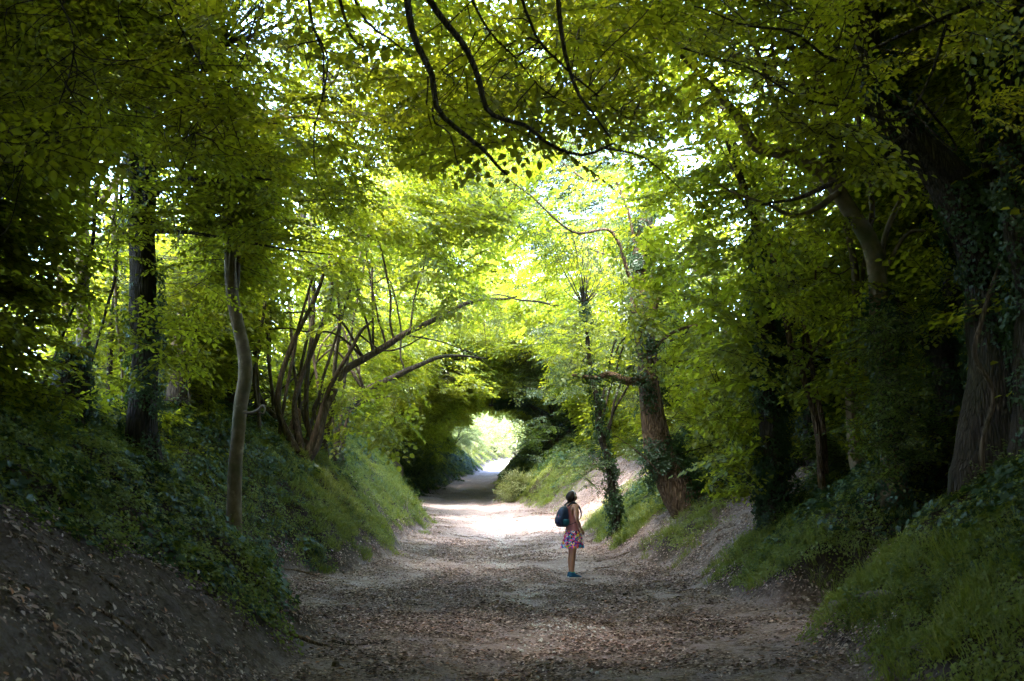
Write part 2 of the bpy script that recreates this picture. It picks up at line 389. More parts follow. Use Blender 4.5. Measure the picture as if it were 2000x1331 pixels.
def clump(seed, n, rad, leafL, leafW, up, mat, lobed=False, h=.12, elong=1):
    """ivy / herb patch: leaves overlapping like shingles, facing +Z"""
    r = np.random.default_rng(seed); mb = MB()
    a = r.uniform(0, 2*math.pi, n); q = rad*np.sqrt(r.random(n))
    P = np.stack((np.cos(a)*q*elong, np.sin(a)*q, r.random(n)*h*(1-(q/rad)**2)), -1)
    b = r.uniform(0, 2*math.pi, n)
    D = np.stack((np.cos(b), np.sin(b), r.normal(0, .3, n)), -1)
    Nn = np.stack((r.normal(0, .45, n), r.normal(0, .45, n), np.full(n, up)), -1)
    sc = r.uniform(.5, 1.2, n)
    leaves(mb, P, D, Nn, leafL*sc, leafW*sc, fold=.1, lobed=lobed)
    return mb.mesh('clump', M[mat], False)
def tuft(seed, n, rad, h, wd, mat='grass_blade', lean=.5):
    r = np.random.default_rng(seed); mb = MB()
    a = r.uniform(0, 2*math.pi, n); q = rad*np.sqrt(r.random(n)); P = np.stack((np.cos(a)*q, np.sin(a)*q, np.full(n, -.01)), -1)
    b = r.uniform(0, 2*math.pi, n); D = np.stack((np.cos(b), np.sin(b), np.zeros(n)), -1); l = h*r.uniform(.45, 1.2, n)[:, None]; ln = lean*r.uniform(.3, 1.6, n)[:, None]
    Sd = np.stack((-D[:, 1], D[:, 0], np.zeros(n)), -1)*wd*r.uniform(.6, 1.3, n)[:, None]; Z = np.array((0, 0, 1.))
    m1 = P+Z*l*.6+D*l*ln*.3; m2 = P+Z*l*(1-.25*ln)+D*l*ln*.9
    V = np.stack((P-Sd, P+Sd, m1-Sd*.8, m1+Sd*.8, m2), 1); b = np.arange(n)[:, None]*5
    mb.add(V, b+np.array([[0, 1, 3, 2]]), b+np.array([[2, 3, 4]]))
    return mb.mesh('tuft', M[mat], False)
def herb(seed, n_st, h, leafL, leafW, mat):
    r = np.random.default_rng(seed); mb = MB(); 
    for i in range(n_st):
        a = r.uniform(0, 6.28); d = np.array((math.cos(a), math.sin(a), 0))*r.uniform(.1, .55); hh = h*r.uniform(.6, 1.1)
        t = np.linspace(0, 1, 6)[:, None]; A = d*.25*r.random()+np.array((0, 0, hh))*t+d*hh*t**1.6
        tube(mb, A, [.004, .0015], 3, .2, cap=False)
        k = int(hh/.045); s = np.linspace(.15, 1, k)*5; P = np.stack([np.interp(s, np.arange(6), A[:, q]) for q in range(3)], -1)
        g = np.arange(k)*2.4+r.uniform(0, 6); D = np.stack((np.cos(g), np.sin(g), r.uniform(-.3, .5, k)), -1)
        Nn = np.stack((r.normal(0, .3, k), r.normal(0, .3, k), np.ones(k)), -1); sc = r.uniform(.6, 1.1, k)
        leaves(mb, P, D, Nn, leafL*sc, leafW*sc)
    return mb.mesh('herb', M[mat], False)
def litter_patch(seed, n, rad, L):
    r = np.random.default_rng(seed); mb = MB()
    a = r.uniform(0, 6.28, n); q = rad*np.sqrt(r.random(n)); P = np.stack((np.cos(a)*q, np.sin(a)*q, r.random(n)*.018+.002), -1)
    b = r.uniform(0, 6.28, n); D = np.stack((np.cos(b), np.sin(b), r.normal(0, .12, n)), -1)
    Nn = np.stack((r.normal(0, .28, n), r.normal(0, .28, n), np.ones(n)), -1); sc = r.uniform(.35, 1.2, n)
    leaves(mb, P, D, Nn, L*sc, L*.58*sc*r.uniform(.4, 1.1, n), fold=.3, droop=-.05)
    return mb.mesh('litter', M['dead_leaf'], False)

FAM = {}
def family(name, meshes):
    g = bpy.data.node_groups.new('scatter_'+name, 'GeometryNodeTree')
    g.interface.new_socket('Geometry', in_out='INPUT', socket_type='NodeSocketGeometry')
    g.interface.new_socket('Geometry', in_out='OUTPUT', socket_type='NodeSocketGeometry')
    gi = g.nodes.new('NodeGroupInput'); go = g.nodes.new('NodeGroupOutput')
    ip = g.nodes.new('GeometryNodeInstanceOnPoints'); j = g.nodes.new('GeometryNodeJoinGeometry')
    for k, me in enumerate(meshes):
        src = bpy.data.objects.new('source_'+name, me)          # never linked: only read by the scatter
        oi = g.nodes.new('GeometryNodeObjectInfo'); oi.inputs[0].default_value = src; oi.inputs['As Instance'].default_value = True
        g.links.new(oi.outputs['Geometry'], j.inputs[0])
    def na(nm, ty):
        q = g.nodes.new('GeometryNodeInputNamedAttribute'); q.data_type = ty; q.inputs[0].default_value = nm; return q.outputs[0]
    g.links.new(gi.outputs[0], ip.inputs['Points']); g.links.new(j.outputs[0], ip.inputs['Instance'])
    ip.inputs['Pick Instance'].default_value = True
    g.links.new(na('idx', 'INT'), ip.inputs['Instance Index']); g.links.new(na('rot', 'FLOAT_VECTOR'), ip.inputs['Rotation'])
    g.links.new(na('scl', 'FLOAT'), ip.inputs['Scale']); g.links.new(ip.outputs[0], go.inputs[0])
    FAM[name] = (g, len(meshes))
def scatter(name, fam, P, X, Z, scl, parent=None, off=(0, 0, 0), kind='stuff'):
    P = np.asarray(P).reshape(-1, 3)
    if not len(P): return None
    g, k = FAM[fam]
    me = mesh_np(name, P-np.asarray(off), [], None, attrs={'rot': ('FLOAT_VECTOR', euler_from(np.asarray(X, float), np.asarray(Z, float)).astype(np.float32)),
        'scl': ('FLOAT', np.broadcast_to(scl, len(P)).astype(np.float32)), 'idx': ('INT', rng.integers(0, k, len(P)).astype(np.int32))})
    o = link(name, me, parent, kind=kind)
    md = o.modifiers.new('scatter', 'NODES'); md.node_group = g
    return o
family('beech', [spray(i) for i in range(5)])
family('hazel', [spray(20+i, leafL=.13, leafW=.105, spacing=.092, n_side=6, droop=.25, flat=.3, mat='hazel_leaf', lobed=i > 1) for i in range(4)])
family('shrub', [spray(40+i, L=.8, leafL=.06, leafW=.036, spacing=.04, n_side=7, droop=.1, flat=.6, mat='shrub_leaf') for i in range(3)])
family('pale', [spray(50+i, L=.8, leafL=.07, leafW=.045, spacing=.045, flat=.6, droop=.05, mat='sun_painted_leaf') for i in range(3)])  # sprays whose leaf colour carries painted sunlight
family('ivy', [clump(60+i, 70, .34, .075, .075, 1.2, 'ivy_leaf', True) for i in range(4)])
family('ground_ivy', [clump(70+i, 60, .32, .07, .07, 1.2, 'ivy_leaf', True, .10) for i in range(3)])
family('grass', [tuft(80+i, 46, .16, .15, .0036, lean=.7) for i in range(4)])
family('long_grass', [tuft(85+i, 34, .16, .30, .0035, lean=.9) for i in range(3)])
family('herb', [herb(90+i, 7, .34, .07, .038, 'shrub_leaf') for i in range(4)])
family('moss_herb', [clump(100+i, 90, .26, .04, .028, .9, 'grass_blade', False, .10) for i in range(3)])
family('litter', [litter_patch(110+i, 70, .33, .06) for i in range(5)])
family('crumb', [litter_patch(120+i, 60, .45, .035) for i in range(3)])

# ------------------------------------------------------------------ the ground sheet and the path
def axis(parts):
    o = []
    for a, b, st in parts: o.append(np.arange(a, b, st))
    return np.concatenate(o)
ys = np.concatenate((axis([(-40, 5, .5), (5, 34, .085), (34, 62, .2), (62, 130, .5)]), 130*1.14**np.arange(0, 21)))
xs = np.concatenate((-11*1.2**np.arange(28, 0, -1), np.arange(-11, 11.01, .095), 11*1.2**np.arange(1, 29)))
X, Y = np.meshgrid(xs, ys)
Z = ground_z(X, Y)
far = smooth((np.abs(X)-14)/40); Z = Z*(1-far)+far*(zcf(Y)+2.0+3*fbm(X*.01, Y*.01, 0, 8))
nx, ny = len(xs), len(ys)
dl, dr = edge_d(X, Y)
nz = (fbm(X*1.3, Y*1.3, 0, 17)-.5)*.5
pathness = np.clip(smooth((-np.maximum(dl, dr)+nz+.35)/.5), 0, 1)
dm = dirt_mask(X, Y); pathness = np.maximum(pathness, dm*np.where(dl > 0, .35, .85))  # bare earth left of the path mixed darker, standing in for shade
litter_a = np.clip(1.15-.045*(Y-8)+.5*smooth((np.maximum(dl, dr)+1.2)/1.2)*(Y > 14), .1, 1)
litter_a = np.clip(litter_a*(.45+1.1*fbm(X*.7, Y*.4, 0, 19)), 0, 1)
chalk_a = np.clip(smooth((Y-13)/5)*(1-.75*smooth((Y-27)/5)) + .9*smooth((Y-70)/8), .12, 1)*np.clip(.45+1.1*fbm(X*.6, Y*.35, 0, 23)-.4*smooth((np.maximum(dl, dr)+.9)/.8), 0, 1)  # chalk cut back mid-lane, so darker ground offsets the hot light patch
idx = np.arange(nx*ny).reshape(ny, nx)
quads = np.stack((idx[:-1, :-1], idx[:-1, 1:], idx[1:, 1:], idx[1:, :-1]), -1).reshape(-1, 4)
pm = np.maximum(dl, dr)[:-1, :-1].ravel() < 0
Vg = np.stack((X, Y, Z), -1).reshape(-1, 3)
def sub(name, q, mat):
    u, inv = np.unique(q.ravel(), return_inverse=True)
    me = mesh_np(name, Vg[u], [inv.reshape(-1, 4)], mat, True, {k: ('FLOAT', a.ravel()[u].astype(np.float32)) for k, a in (('pathness', pathness), ('litter', litter_a), ('chalk', chalk_a))})
    return link(name, me, kind='structure')
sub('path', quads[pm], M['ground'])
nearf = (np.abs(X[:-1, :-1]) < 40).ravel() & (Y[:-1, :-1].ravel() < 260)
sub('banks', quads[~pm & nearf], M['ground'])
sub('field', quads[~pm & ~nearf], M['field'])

# ------------------------------------------------------------------ the shape of the leafy tunnel
kS = np.array([(-18,.4,7.2,8.6),(5,.4,7.0,9.4),(13,.2,6.9,9.6),(20,-.1,6.3,9.1),(28,-.3,5.9,8.7),(36,-.6,5.5,8.4),(45,-1.0,4.7,8.0),(55,-1.3,3.9,7.7),(66,-1.1,4.5,8.5),(80,-.9,4.3,9.2)])
def sec(y): return [np.interp(y, kS[:, 0], kS[:, q]) for q in (1, 2, 3)]
def z0f(y): return zcf(y)+2.0
trees = []
def base_of(x, y): return np.array((x, y, float(ground_z(x, y))))
def make_tree(name, label, cat, P, rad, bark, fam='beech', rough=.10, wob=.06, sides=14, step=.12, ivy=0, ivy_r=(0, 1), branches=(), group=None, crown=1., side=None, leafcap=None, parts=('trunk', 'branch')):
    P = np.array([np.asarray(p, float) for p in P]); P[0, 2] = float(ground_z(P[0, 0], P[0, 1]))-.05
    root = thing(name, label, cat, P[0], group=group); mb = MB(); sd = len(trees)+1
    k = len(rad); r2 = list(rad)
    C = tube(mb, np.vstack((P[:1]-(P[1:2]-P[:1])*.5/max(.5, np.linalg.norm(P[1]-P[0])), P)), [r2[0]]+r2, sides, step, rough, wob, sd)
    # root flare
    V = mb.V[0]; hgt = V[:, 2]-P[0, 2]; fl = np.exp(-np.clip(hgt, 0, 9)/(rad[0]*1.6)); cxy = P[0, :2]
    ang = np.arctan2(V[:, 1]-cxy[1], V[:, 0]-cxy[0]); V[:, :2] += (V[:, :2]-cxy)*(fl*(.26+.24*np.sin(ang*3+sd)))[:, None]*(hgt < 2)[:, None]
    mb.build(parts[0], M[bark], root, P[0])
    t = dict(root=root, off=P[0], C=C, r=np.interp(np.linspace(0, 1, len(C)), np.linspace(0, 1, k), rad), fam=fam, crown=crown, y=P[0, 1], side=side if side is not None else (1 if P[0, 0] > 0 else -1), bark=bark, limbs=[], twigs=MB(), cap=leafcap)
    for B in branches: limb(t, *B)
    if ivy: add_ivy(t, C, t['r'], ivy, ivy_r)
    trees.append(t); return t
def limb(t, P, r, ivy=0, wob=.05, sides=8):
    mb = MB(); C = tube(mb, P, r, sides, .14, .10, wob, len(t['limbs'])+t['y']*3)
    mb.build('branch', M[t['bark']], t['root'], t['off']); t['limbs'].append(C)
    if ivy: add_ivy(t, C, np.linspace(r[0], r[-1], len(C)), ivy)
    return C
def add_ivy(t, C, r, dens, rng_=(0, 1), sc=.62, puff=.10):
    ln = np.r_[0, np.cumsum(np.linalg.norm(np.diff(C, axis=0), axis=1))]; a, b = rng_[0]*ln[-1], rng_[1]*ln[-1]
    n = int((b-a)*dens*(7+45*r.mean()))
    if n < 2: return
    s = rng.uniform(a, b, n); P = np.stack([np.interp(s, ln, C[:, q]) for q in range(3)], -1); rr = np.interp(s, ln, r)
    th = rng.uniform(0, 6.283, n); T = nrm(np.stack([np.interp(s, ln, np.gradient(C, axis=0)[:, q]) for q in range(3)], -1))
    U = nrm(np.cross(T, (0.2, .95, .1))); B = np.cross(T, U); D = np.cos(th)[:, None]*U+np.sin(th)[:, None]*B
    keep = vnoise(P[:, 0]*2+D[:, 0], P[:, 1]*2+D[:, 1], P[:, 2]*1.1, 77) > .34
    Q = P+D*(rr+rng.uniform(0, puff, n)**1.0)[:, None]
    X_ = -T+rng.normal(0, .4, (n, 3)); Zd = D+np.array((0, 0, .35))
    scatter('ivy', 'ivy', Q[keep], X_[keep], Zd[keep], (sc*rng.uniform(.6, 1.15, n))[keep], t['root'], t['off'])
def pxl(pts, Ya, Yb=None):
    Yb = Ya if Yb is None else Yb; n = len(pts)
    return [PX(p[0], p[1], Ya+(Yb-Ya)*i/(n-1)) for i, p in enumerate(pts)]

# ---- left side, hand placed
make_tree('slim_beech', 'slim pale trunk with a slow bend at the foot of the left bank', 'tree',
    pxl([(457,1045),(459,960),(463,870),(468,800),(478,735),(474,680),(461,620),(452,560),(450,490),(446,400),(436,280),(430,120),(440,-60)], 16), [.14,.115,.108,.11,.116,.107,.102,.10,.095,.09,.08,.07,.045], 'bark_pale', rough=.05, wob=.03, sides=18, crown=1.2,
    branches=[(pxl([(449,470),(470,420),(520,370),(560,330)],16,17.5),[.05,.035,.02,.01]), (pxl([(441,350),(400,290),(330,250)],16,15),[.045,.03,.012])])
t = trees[-1]
mb = MB(); tube(mb, pxl([(476,805),(490,806),(505,800),(513,792),(518,797),(515,808),(508,806)],15.85,15.7), [.022,.02,.02,.018,.016,.014,.01], 7, .03); mb.build('curled_shoot', M['dead_wood'], t['root'], t['off'])
make_tree('ivy_beech', 'thick dark trunk with ivy, the broadest at the left, with one level bough reaching right', 'tree',
    pxl([(278,905),(280,800),(282,700),(280,560),(278,420),(280,280),(282,120),(276,-80)], 15.5), [.27,.22,.21,.205,.20,.195,.18,.14], 'bark_dark', ivy=1.6, ivy_r=(0,1), crown=1.3,
    branches=[(pxl([(300,378),(330,358),(390,352),(430,352),(475,345),(530,352)],15.3,13.5),[.085,.07,.05,.04,.025,.012]), (pxl([(300,452),(380,458),(460,470),(560,486),(650,498)],15.3,14.5),[.04,.03,.022,.015,.008]), (pxl([(262,470),(230,440),(190,380)],15.3,15),[.04,.02,.01])])
make_tree('grey_beech', 'narrow grey trunk left of the thick ivy-clad one', 'tree',
    pxl([(152,880),(160,780),(164,690),(160,600),(158,480),(161,330),(163,180),(170,20),(178,-80)], 16.5), [.16,.125,.12,.115,.11,.105,.095,.08,.05], 'bark_pale', rough=.06, crown=1.,
    branches=[(pxl([(160,100),(185,60),(240,20)],16.4,16),[.04,.02,.01]), (pxl([(160,545),(120,500),(60,470)],16.4,15.5),[.03,.02,.01])])
make_tree('leaning_sapling', 'thin bare sapling leaning left across the bright gap in the left hedge', 'tree',
    pxl([(150,800),(128,600),(90,450),(50,310),(20,180),(10,20)], 18.5), [.09,.07,.06,.05,.04,.03], 'bark_hazel', rough=.05, crown=.6)
make_tree('ivy_stump', 'squat ivy-covered stump beside the narrow grey trunk', 'tree stump',
    pxl([(140,840),(138,760),(142,720),(152,690)], 14.2), [.30,.26,.22,.10], 'bark_dark', ivy=3, crown=0)
make_tree('thin_beech', 'thin dark sapling between the narrow grey trunk and the thick ivy-clad one', 'tree',
    pxl([(205,860),(214,700),(226,560),(222,420),(236,260),(230,60)], 18), [.06,.05,.045,.04,.03,.02], 'bark_dark', crown=.6)
# the hazel coppice behind the slim beech
hz = make_tree('hazel_coppice', 'many-stemmed hazel fanning up and over the lane from the left bank', 'tree',
    pxl([(600,890),(640,790),(668,735),(730,690),(800,648),(875,612),(940,588),(1010,580)], 22.5, 25), [.15,.10,.09,.085,.075,.06,.04,.02], 'bark_hazel', fam='hazel', rough=.12, crown=2.0, wob=.10,
    branches=[(pxl(a, y0, y1), [q_*.66 for q_ in r_]) for a, y0, y1, r_ in [
        ([(590,890),(575,800),(590,735),(640,600),(650,545),(690,450),(735,385)],22.4,23.5,[.16,.10,.09,.08,.07,.055,.03]),
        ([(580,885),(545,800),(560,700),(615,580),(645,500),(700,410)],22,22.5,[.15,.10,.09,.07,.06,.03]),
        ([(605,880),(640,770),(668,715),(690,680),(706,648),(727,628)],22.2,22,[.13,.09,.08,.07,.06,.045]),
        ([(610,880),(600,800),(604,700),(612,600),(604,480),(610,380)],23,23.5,[.12,.09,.08,.07,.05,.03]),
        ([(595,890),(560,840),(500,760),(510,640),(500,540),(512,420)],22.5,23,[.14,.10,.08,.07,.06,.04]),
        ([(700,652),(745,684),(790,676),(830,655)],22.9,23.4,[.03,.035,.03,.02]),
        ([(790,655),(860,668),(920,690),(960,720)],23.3,24.5,[.03,.022,.018,.008]),
        ([(590,890),(545,850),(530,760),(528,640),(540,520),(545,430)],23.5,24,[.12,.07,.06,.055,.045,.02]),
        ([(615,880),(650,800),(656,700),(664,620),(655,520),(668,440)],23.5,24,[.10,.07,.06,.055,.045,.02]),
        ([(520,900),(508,820),(500,720),(490,600),(486,480),(490,380)],21.5,22.0,[.08,.06,.055,.05,.035,.02]),
        ([(545,900),(549,820),(567,720),(595,600),(631,480),(675,380)],22.0,22.5,[.08,.06,.055,.05,.035,.02]),
        ([(565,900),(545,820),(527,720),(519,600),(513,480),(495,380)],22.8,23.2,[.08,.06,.055,.05,.035,.02]),
        ([(590,900),(610,820),(638,720),(674,600),(710,480),(766,380)],23.0,24.0,[.08,.06,.055,.05,.035,.02]),
        ([(640,900),(630,820),(616,720),(604,600),(610,480),(606,380)],24.0,24.5,[.08,.06,.055,.05,.035,.02]),
        ([(655,900),(665,820),(677,720),(695,600),(721,480),(765,380)],24.5,25.5,[.08,.06,.055,.05,.035,.02]),
        ([(625,900),(595,820),(573,720),(565,600),(543,480),(525,380)],23.6,24.0,[.08,.06,.055,.05,.035,.02]),
        ([(670,900),(650,820),(652,720),(666,600),(680,480),(710,380)],25.0,26.0,[.08,.06,.055,.05,.035,.02]),
        ([(575,900),(585,820),(589,720),(613,600),(619,480),(651,380)],23.2,23.6,[.08,.06,.055,.05,.035,.02]),
        ([(500,900),(506,820),(498,720),(518,600),(522,480),(540,380)],21.0,21.5,[.08,.06,.055,.05,.035,.02])]])
make_tree('low_hazel', 'low ivy-tangled hazel whose long limb leans out over the path', 'tree',
    pxl([(655,900),(672,830),(700,775),(760,742),(820,712),(890,694),(950,700)], 25, 27), [.17,.11,.10,.085,.065,.04,.015], 'bark_hazel', fam='hazel', crown=1.4, ivy=1.2, ivy_r=(0,.35),
    branches=[(pxl([(625,905),(632,850),(612,800),(640,750)],24.2,24),[.06,.05,.04,.02]), (pxl([(605,920),(630,880),(645,820),(630,770),(655,730)],24,24),[.05,.045,.04,.03,.02]), (pxl([(668,850),(690,800),(735,780),(780,776)],25,25),[.05,.03,.02,.01])])
make_tree('brown_stump', 'broken ivy-hung stub with torn brown wood on the left bank', 'tree stump',
    pxl([(588,925),(585,880),(578,840),(582,800)], 23), [.22,.17,.15,.06], 'bark_brown', crown=0, ivy=1, ivy_r=(0,.5), rough=.3)
# ---- right side, hand placed
make_tree('leaning_oak', 'stout brown trunk leaning towards the path, ivy round its foot and top', 'tree',
    pxl([(1345,1000),(1312,930),(1284,862),(1272,800),(1268,740),(1262,680),(1250,610),(1245,540),(1262,430),(1290,300)], 22.5, 23.5), [.38,.34,.31,.27,.24,.23,.22,.20,.17,.12], 'bark_brown', rough=.09, wob=.08, sides=26, step=.08, crown=1.5, fam='hazel', ivy=0,
    branches=[(pxl([(1255,742),(1225,745),(1190,732),(1160,738),(1118,733)],22.6,22),[.12,.10,.08,.05,.03],1), (pxl([(1318,960),(1312,880),(1290,790),(1278,700)],22.2,22.6),[.04,.03,.025,.02]), (pxl([(1300,945),(1265,900),(1230,868),(1200,850)],22.2,21.5),[.02,.018,.012,.006]), (pxl([(1258,640),(1300,560),(1340,520),(1395,492)],23,23.5),[.09,.07,.04,.02])])
t = trees[-1]; n_ = len(t['C']); add_ivy(t, t['C'][:int(n_*.22)], t['r'][:int(n_*.22)]*1.25, 4.5, puff=.2); add_ivy(t, t['C'][int(n_*.30):], t['r'][int(n_*.30):], 1.6)
make_tree('ivy_ash', 'slender ivy-hung trunk just left of the leaning brown one', 'tree',
    pxl([(1205,990),(1190,920),(1172,850),(1165,780),(1150,700),(1140,600)], 25), [.11,.09,.08,.07,.06,.04], 'bark_dark', ivy=3, crown=.8, fam='shrub')
make_tree('arching_thorn', 'black ivy-smothered trunk arching over the right of the bright opening', 'tree',
    pxl([(1120,925),(1108,880),(1085,835),(1055,808),(1012,788),(960,792)], 48, 50), [.42,.36,.30,.24,.14,.06], 'bark_dark', ivy=3, crown=1.2, fam='shrub',
    branches=[(pxl([(1135,920),(1130,850),(1110,790),(1070,765)],47,49),[.3,.26,.2,.1],2.5)])
make_tree('ivy_column_oak', 'upright trunk wholly wrapped in ivy beside the trodden ramp', 'tree',
    pxl([(1520,1015),(1512,920),(1505,820),(1500,700),(1490,580),(1480,440)], 17.5), [.26,.2,.19,.18,.17,.12], 'bark_dark', ivy=5, crown=1., fam='hazel')
make_tree('pale_ash', 'slim smooth pale trunk rising from ivy on the right bank', 'tree',
    pxl([(1685,945),(1668,880),(1664,800),(1662,720),(1672,640),(1668,520),(1640,400)], 16), [.13,.10,.095,.09,.08,.06,.04], 'bark_pale', rough=.05, wob=.02, crown=.9)
make_tree('double_hazel', 'pair of thin brown stems from one foot, left of the slim pale trunk', 'tree',
    pxl([(1608,930),(1590,820),(1560,720),(1530,600),(1500,480),(1440,380)], 17), [.07,.06,.055,.05,.04,.02], 'bark_brown', fam='hazel', crown=1.,
    branches=[(pxl([(1612,925),(1606,830),(1590,740),(1572,640),(1540,560)],17,17.5),[.06,.05,.045,.035,.02])])
make_tree('sinuous_beech', 'sunlit grey trunk curving up in an S towards the middle of the canopy', 'tree',
    pxl([(1745,900),(1735,780),(1722,640),(1716,540),(1694,468),(1652,395),(1602,338),(1540,303),(1478,282),(1440,232),(1385,165),(1330,110)], 14, 13.4), [.16,.15,.135,.13,.125,.115,.11,.10,.085,.07,.05,.03], 'bark_pale', rough=.08, wob=.05, sides=18, crown=1.4, ivy=3.5, ivy_r=(0,.42),
    branches=[(pxl([(1640,375),(1560,420),(1490,400),(1400,360)],13.6,13),[.05,.03,.02,.01]), (pxl([(1605,340),(1560,260),(1520,150),(1500,20)],13.8,13.5),[.05,.035,.025,.012])])
make_tree('great_oak', 'massive black ivy-clad trunk leaning in at the right, forking overhead', 'tree',
    pxl([(1990,960),(1975,800),(1968,680),(1950,560),(1905,460),(1850,360),(1790,290),(1735,235),(1705,150),(1690,20),(1690,-60)], 11.5, 11.5), [.55,.45,.40,.37,.31,.26,.22,.19,.165,.15,.13], 'bark_dark', rough=.12, wob=.08, sides=26, step=.1, ivy=2.6, crown=1.6,
    branches=[(pxl([(1960,520),(1950,420),(1915,250),(1880,130),(1830,-10)],11.3,10.8),[.12,.10,.07,.055,.04],.5), (pxl([(1765,270),(1700,330),(1620,362),(1560,386),(1488,400)],11.2,10),[.05,.04,.03,.02,.01]), (pxl([(1850,350),(1760,255),(1640,190),(1520,160),(1430,128),(1330,92)],11.2,9.5),[.05,.04,.035,.03,.02,.01]), (pxl([(1960,560),(1930,500),(1925,380),(1900,200),(1905,60)],11.8,12),[.07,.05,.04,.03,.02])])
t = trees[-1]; mb = MB(); tube(mb, pxl([(1940,1010),(1925,860),(1935,760),(1912,700),(1918,640),(1925,590),(1960,500),(1985,430)],10.95), [.03,.028,.03,.03,.026,.025,.02], 7, .06, .25, .09); mb.build('ivy_stem', M['bark_hazel'], t['root'], t['off'])
make_tree('edge_oak', 'straight black trunk at the very right edge of the picture', 'tree',
    pxl([(2080,1000),(2050,800),(2020,560),(1992,420),(1986,200),(1985,-40)], 10.6), [.34,.27,.22,.19,.17,.15], 'bark_dark', rough=.12, ivy=2.4, crown=1.2)
make_tree('dead_pollard', 'stub of a dead tree bulging with ivy below the great leaning trunk', 'tree stump',
    pxl([(1870,900),(1852,760),(1840,690),(1800,645),(1760,640)], 14.5), [.26,.2,.17,.12,.05], 'bark_dark', ivy=3, crown=0)

# ---- the rows that line the lane
ORD = 'first second third fourth fifth sixth seventh eighth ninth tenth eleventh twelfth thirteenth fourteenth fifteenth sixteenth'.split()
def row(side, ys_, group, label):
    for i, y in enumerate(ys_):
        sd_ = 'left' if side < 0 else 'right'; k_ = len(ys_)-1-i
        label = 'ivy-dark tree on the %s bank, %s from the far tunnel mouth' % (sd_, ORD[k_]) if y > 5 else 'tall tree on the %s bank %s the viewpoint' % (sd_, {4: 'beside', -3: 'just behind', -9: 'well behind'}[y])
        cx, a, zt = sec(y); x = cx+side*(a*.92+rng.uniform(.1, 1.1)); b = base_of(x, y); dark = rng.random() < .75
        lean = -side*rng.uniform(.2, .9); h = rng.uniform(7, 9)
        P = [b, b+(lean*.05, 0, h*.2), b+(lean*.35, rng.normal(0, .2), h*.45), b+(lean*.9, rng.normal(0, .3), h*.72), b+(lean*1.8, rng.normal(0, .5), h)]
        r0 = rng.uniform(.11, .28)*(1 if y < 45 else 1.3)
        make_tree('lane_tree', label if dark or y < 5 else label.replace('ivy-dark tree', 'thinly ivied tree'), 'tree', P, [r0, r0*.8, r0*.7, r0*.55, r0*.25], 'bark_dark' if dark else 'bark_hazel', ['beech', 'hazel'][i % 2] if y > 22 else 'beech', sides=10, step=.2, wob=.22, ivy=1.8 if dark else .5, group=group, side=side, crown=1)
row(-1, [-9,-3,4,10.5,19.5,21.5,27.5,30,33,36.5,40.5,45,49.5,54,59,64,69,74,78], 'trees lining the left bank', 'one of the ivy-dark trees in the row along the top of the left bank')
row(1, [-9,-3,4,14.8,19.6,21,26.5,29,31.5,34.5,38,42,52,57,62,68,73,78], 'trees lining the right bank', 'one of the ivy-dark trees in the row along the top of the right bank')

# ---- overhanging boughs close to the lens, each tree rooted beside the camera
def over(name, label, x, y, boughs, bark='bark_dark'):
    b = base_of(x, y); top = b+(0, 0, 7.5)
    t = make_tree(name, label, 'tree', [b, b+(.05, .1, 2.5), b+(-.05, .2, 5), top], [.3, .25, .22, .18], bark, crown=.5, side=1 if x > 0 else -1)
    for pts, ya, yb, r in boughs:
        Q = pxl(pts, ya, yb); fork = top+(0, 0, -.8)+(0, 0, rng.uniform(-1, .8))
        mid = (Q[0]+fork)/2+np.array((0, 0, 1.9)); Q = [Q[0]+(Q[0]-Q[1])*.9+np.array((0, -.15, .35))]+Q
        r = r*.68; r2 = np.linspace(r, r*.3, len(Q)); t['vis'] = t.get('vis', [])
        if pts[0][1] > -20 and t['vis']:                      # a side shoot: starts on the nearest bough
            Q = Q[1:]; r2 = r2[1:]; LC = np.concatenate(t['vis']); Q[0] = LC[np.linalg.norm(LC-Q[0], axis=1).argmin()]; limb(t, Q, list(r2), wob=.09, sides=6)
        else: limb(t, [fork, mid]+Q, [r*2.6, r*1.8]+list(r2), wob=.09, sides=7)
        t['vis'].append(catmull(Q, .1)[0])
    return t
A0 = over('overhanging_beech', 'beech whose black crooked boughs hang across the top middle of the view', 5.6, 2.5, [
    ([(795,-60),(800,30),(812,90),(836,150),(845,210),(882,245),(935,285),(965,320),(990,342)], 6.0, 5.7, .042),
    ([(815,-60),(850,30),(905,105),(938,170),(955,220),(985,236),(1030,245),(1065,272),(1110,291),(1160,296),(1200,280)], 6.2, 6.4, .038),
    ([(1085,-60),(1096,60),(1108,120),(1130,180),(1160,225),(1195,275)], 6.6, 6.4, .032),
    ([(1180,280),(1260,310),(1330,370)], 6.4, 6.8, .018),
    ([(1000,-60),(1040,60),(1085,110),(1150,170),(1230,240),(1340,290)], 6.8, 7.4, .020),
    ([(836,150),(838,200),(845,255)], 5.9, 5.9, .013), ([(845,210),(852,245),(880,265),(890,310),(905,345)], 5.85, 5.7, .013),
    ([(905,-60),(960,60),(1020,120),(1060,175),(1100,200)], 6.6, 6.8, .018)])
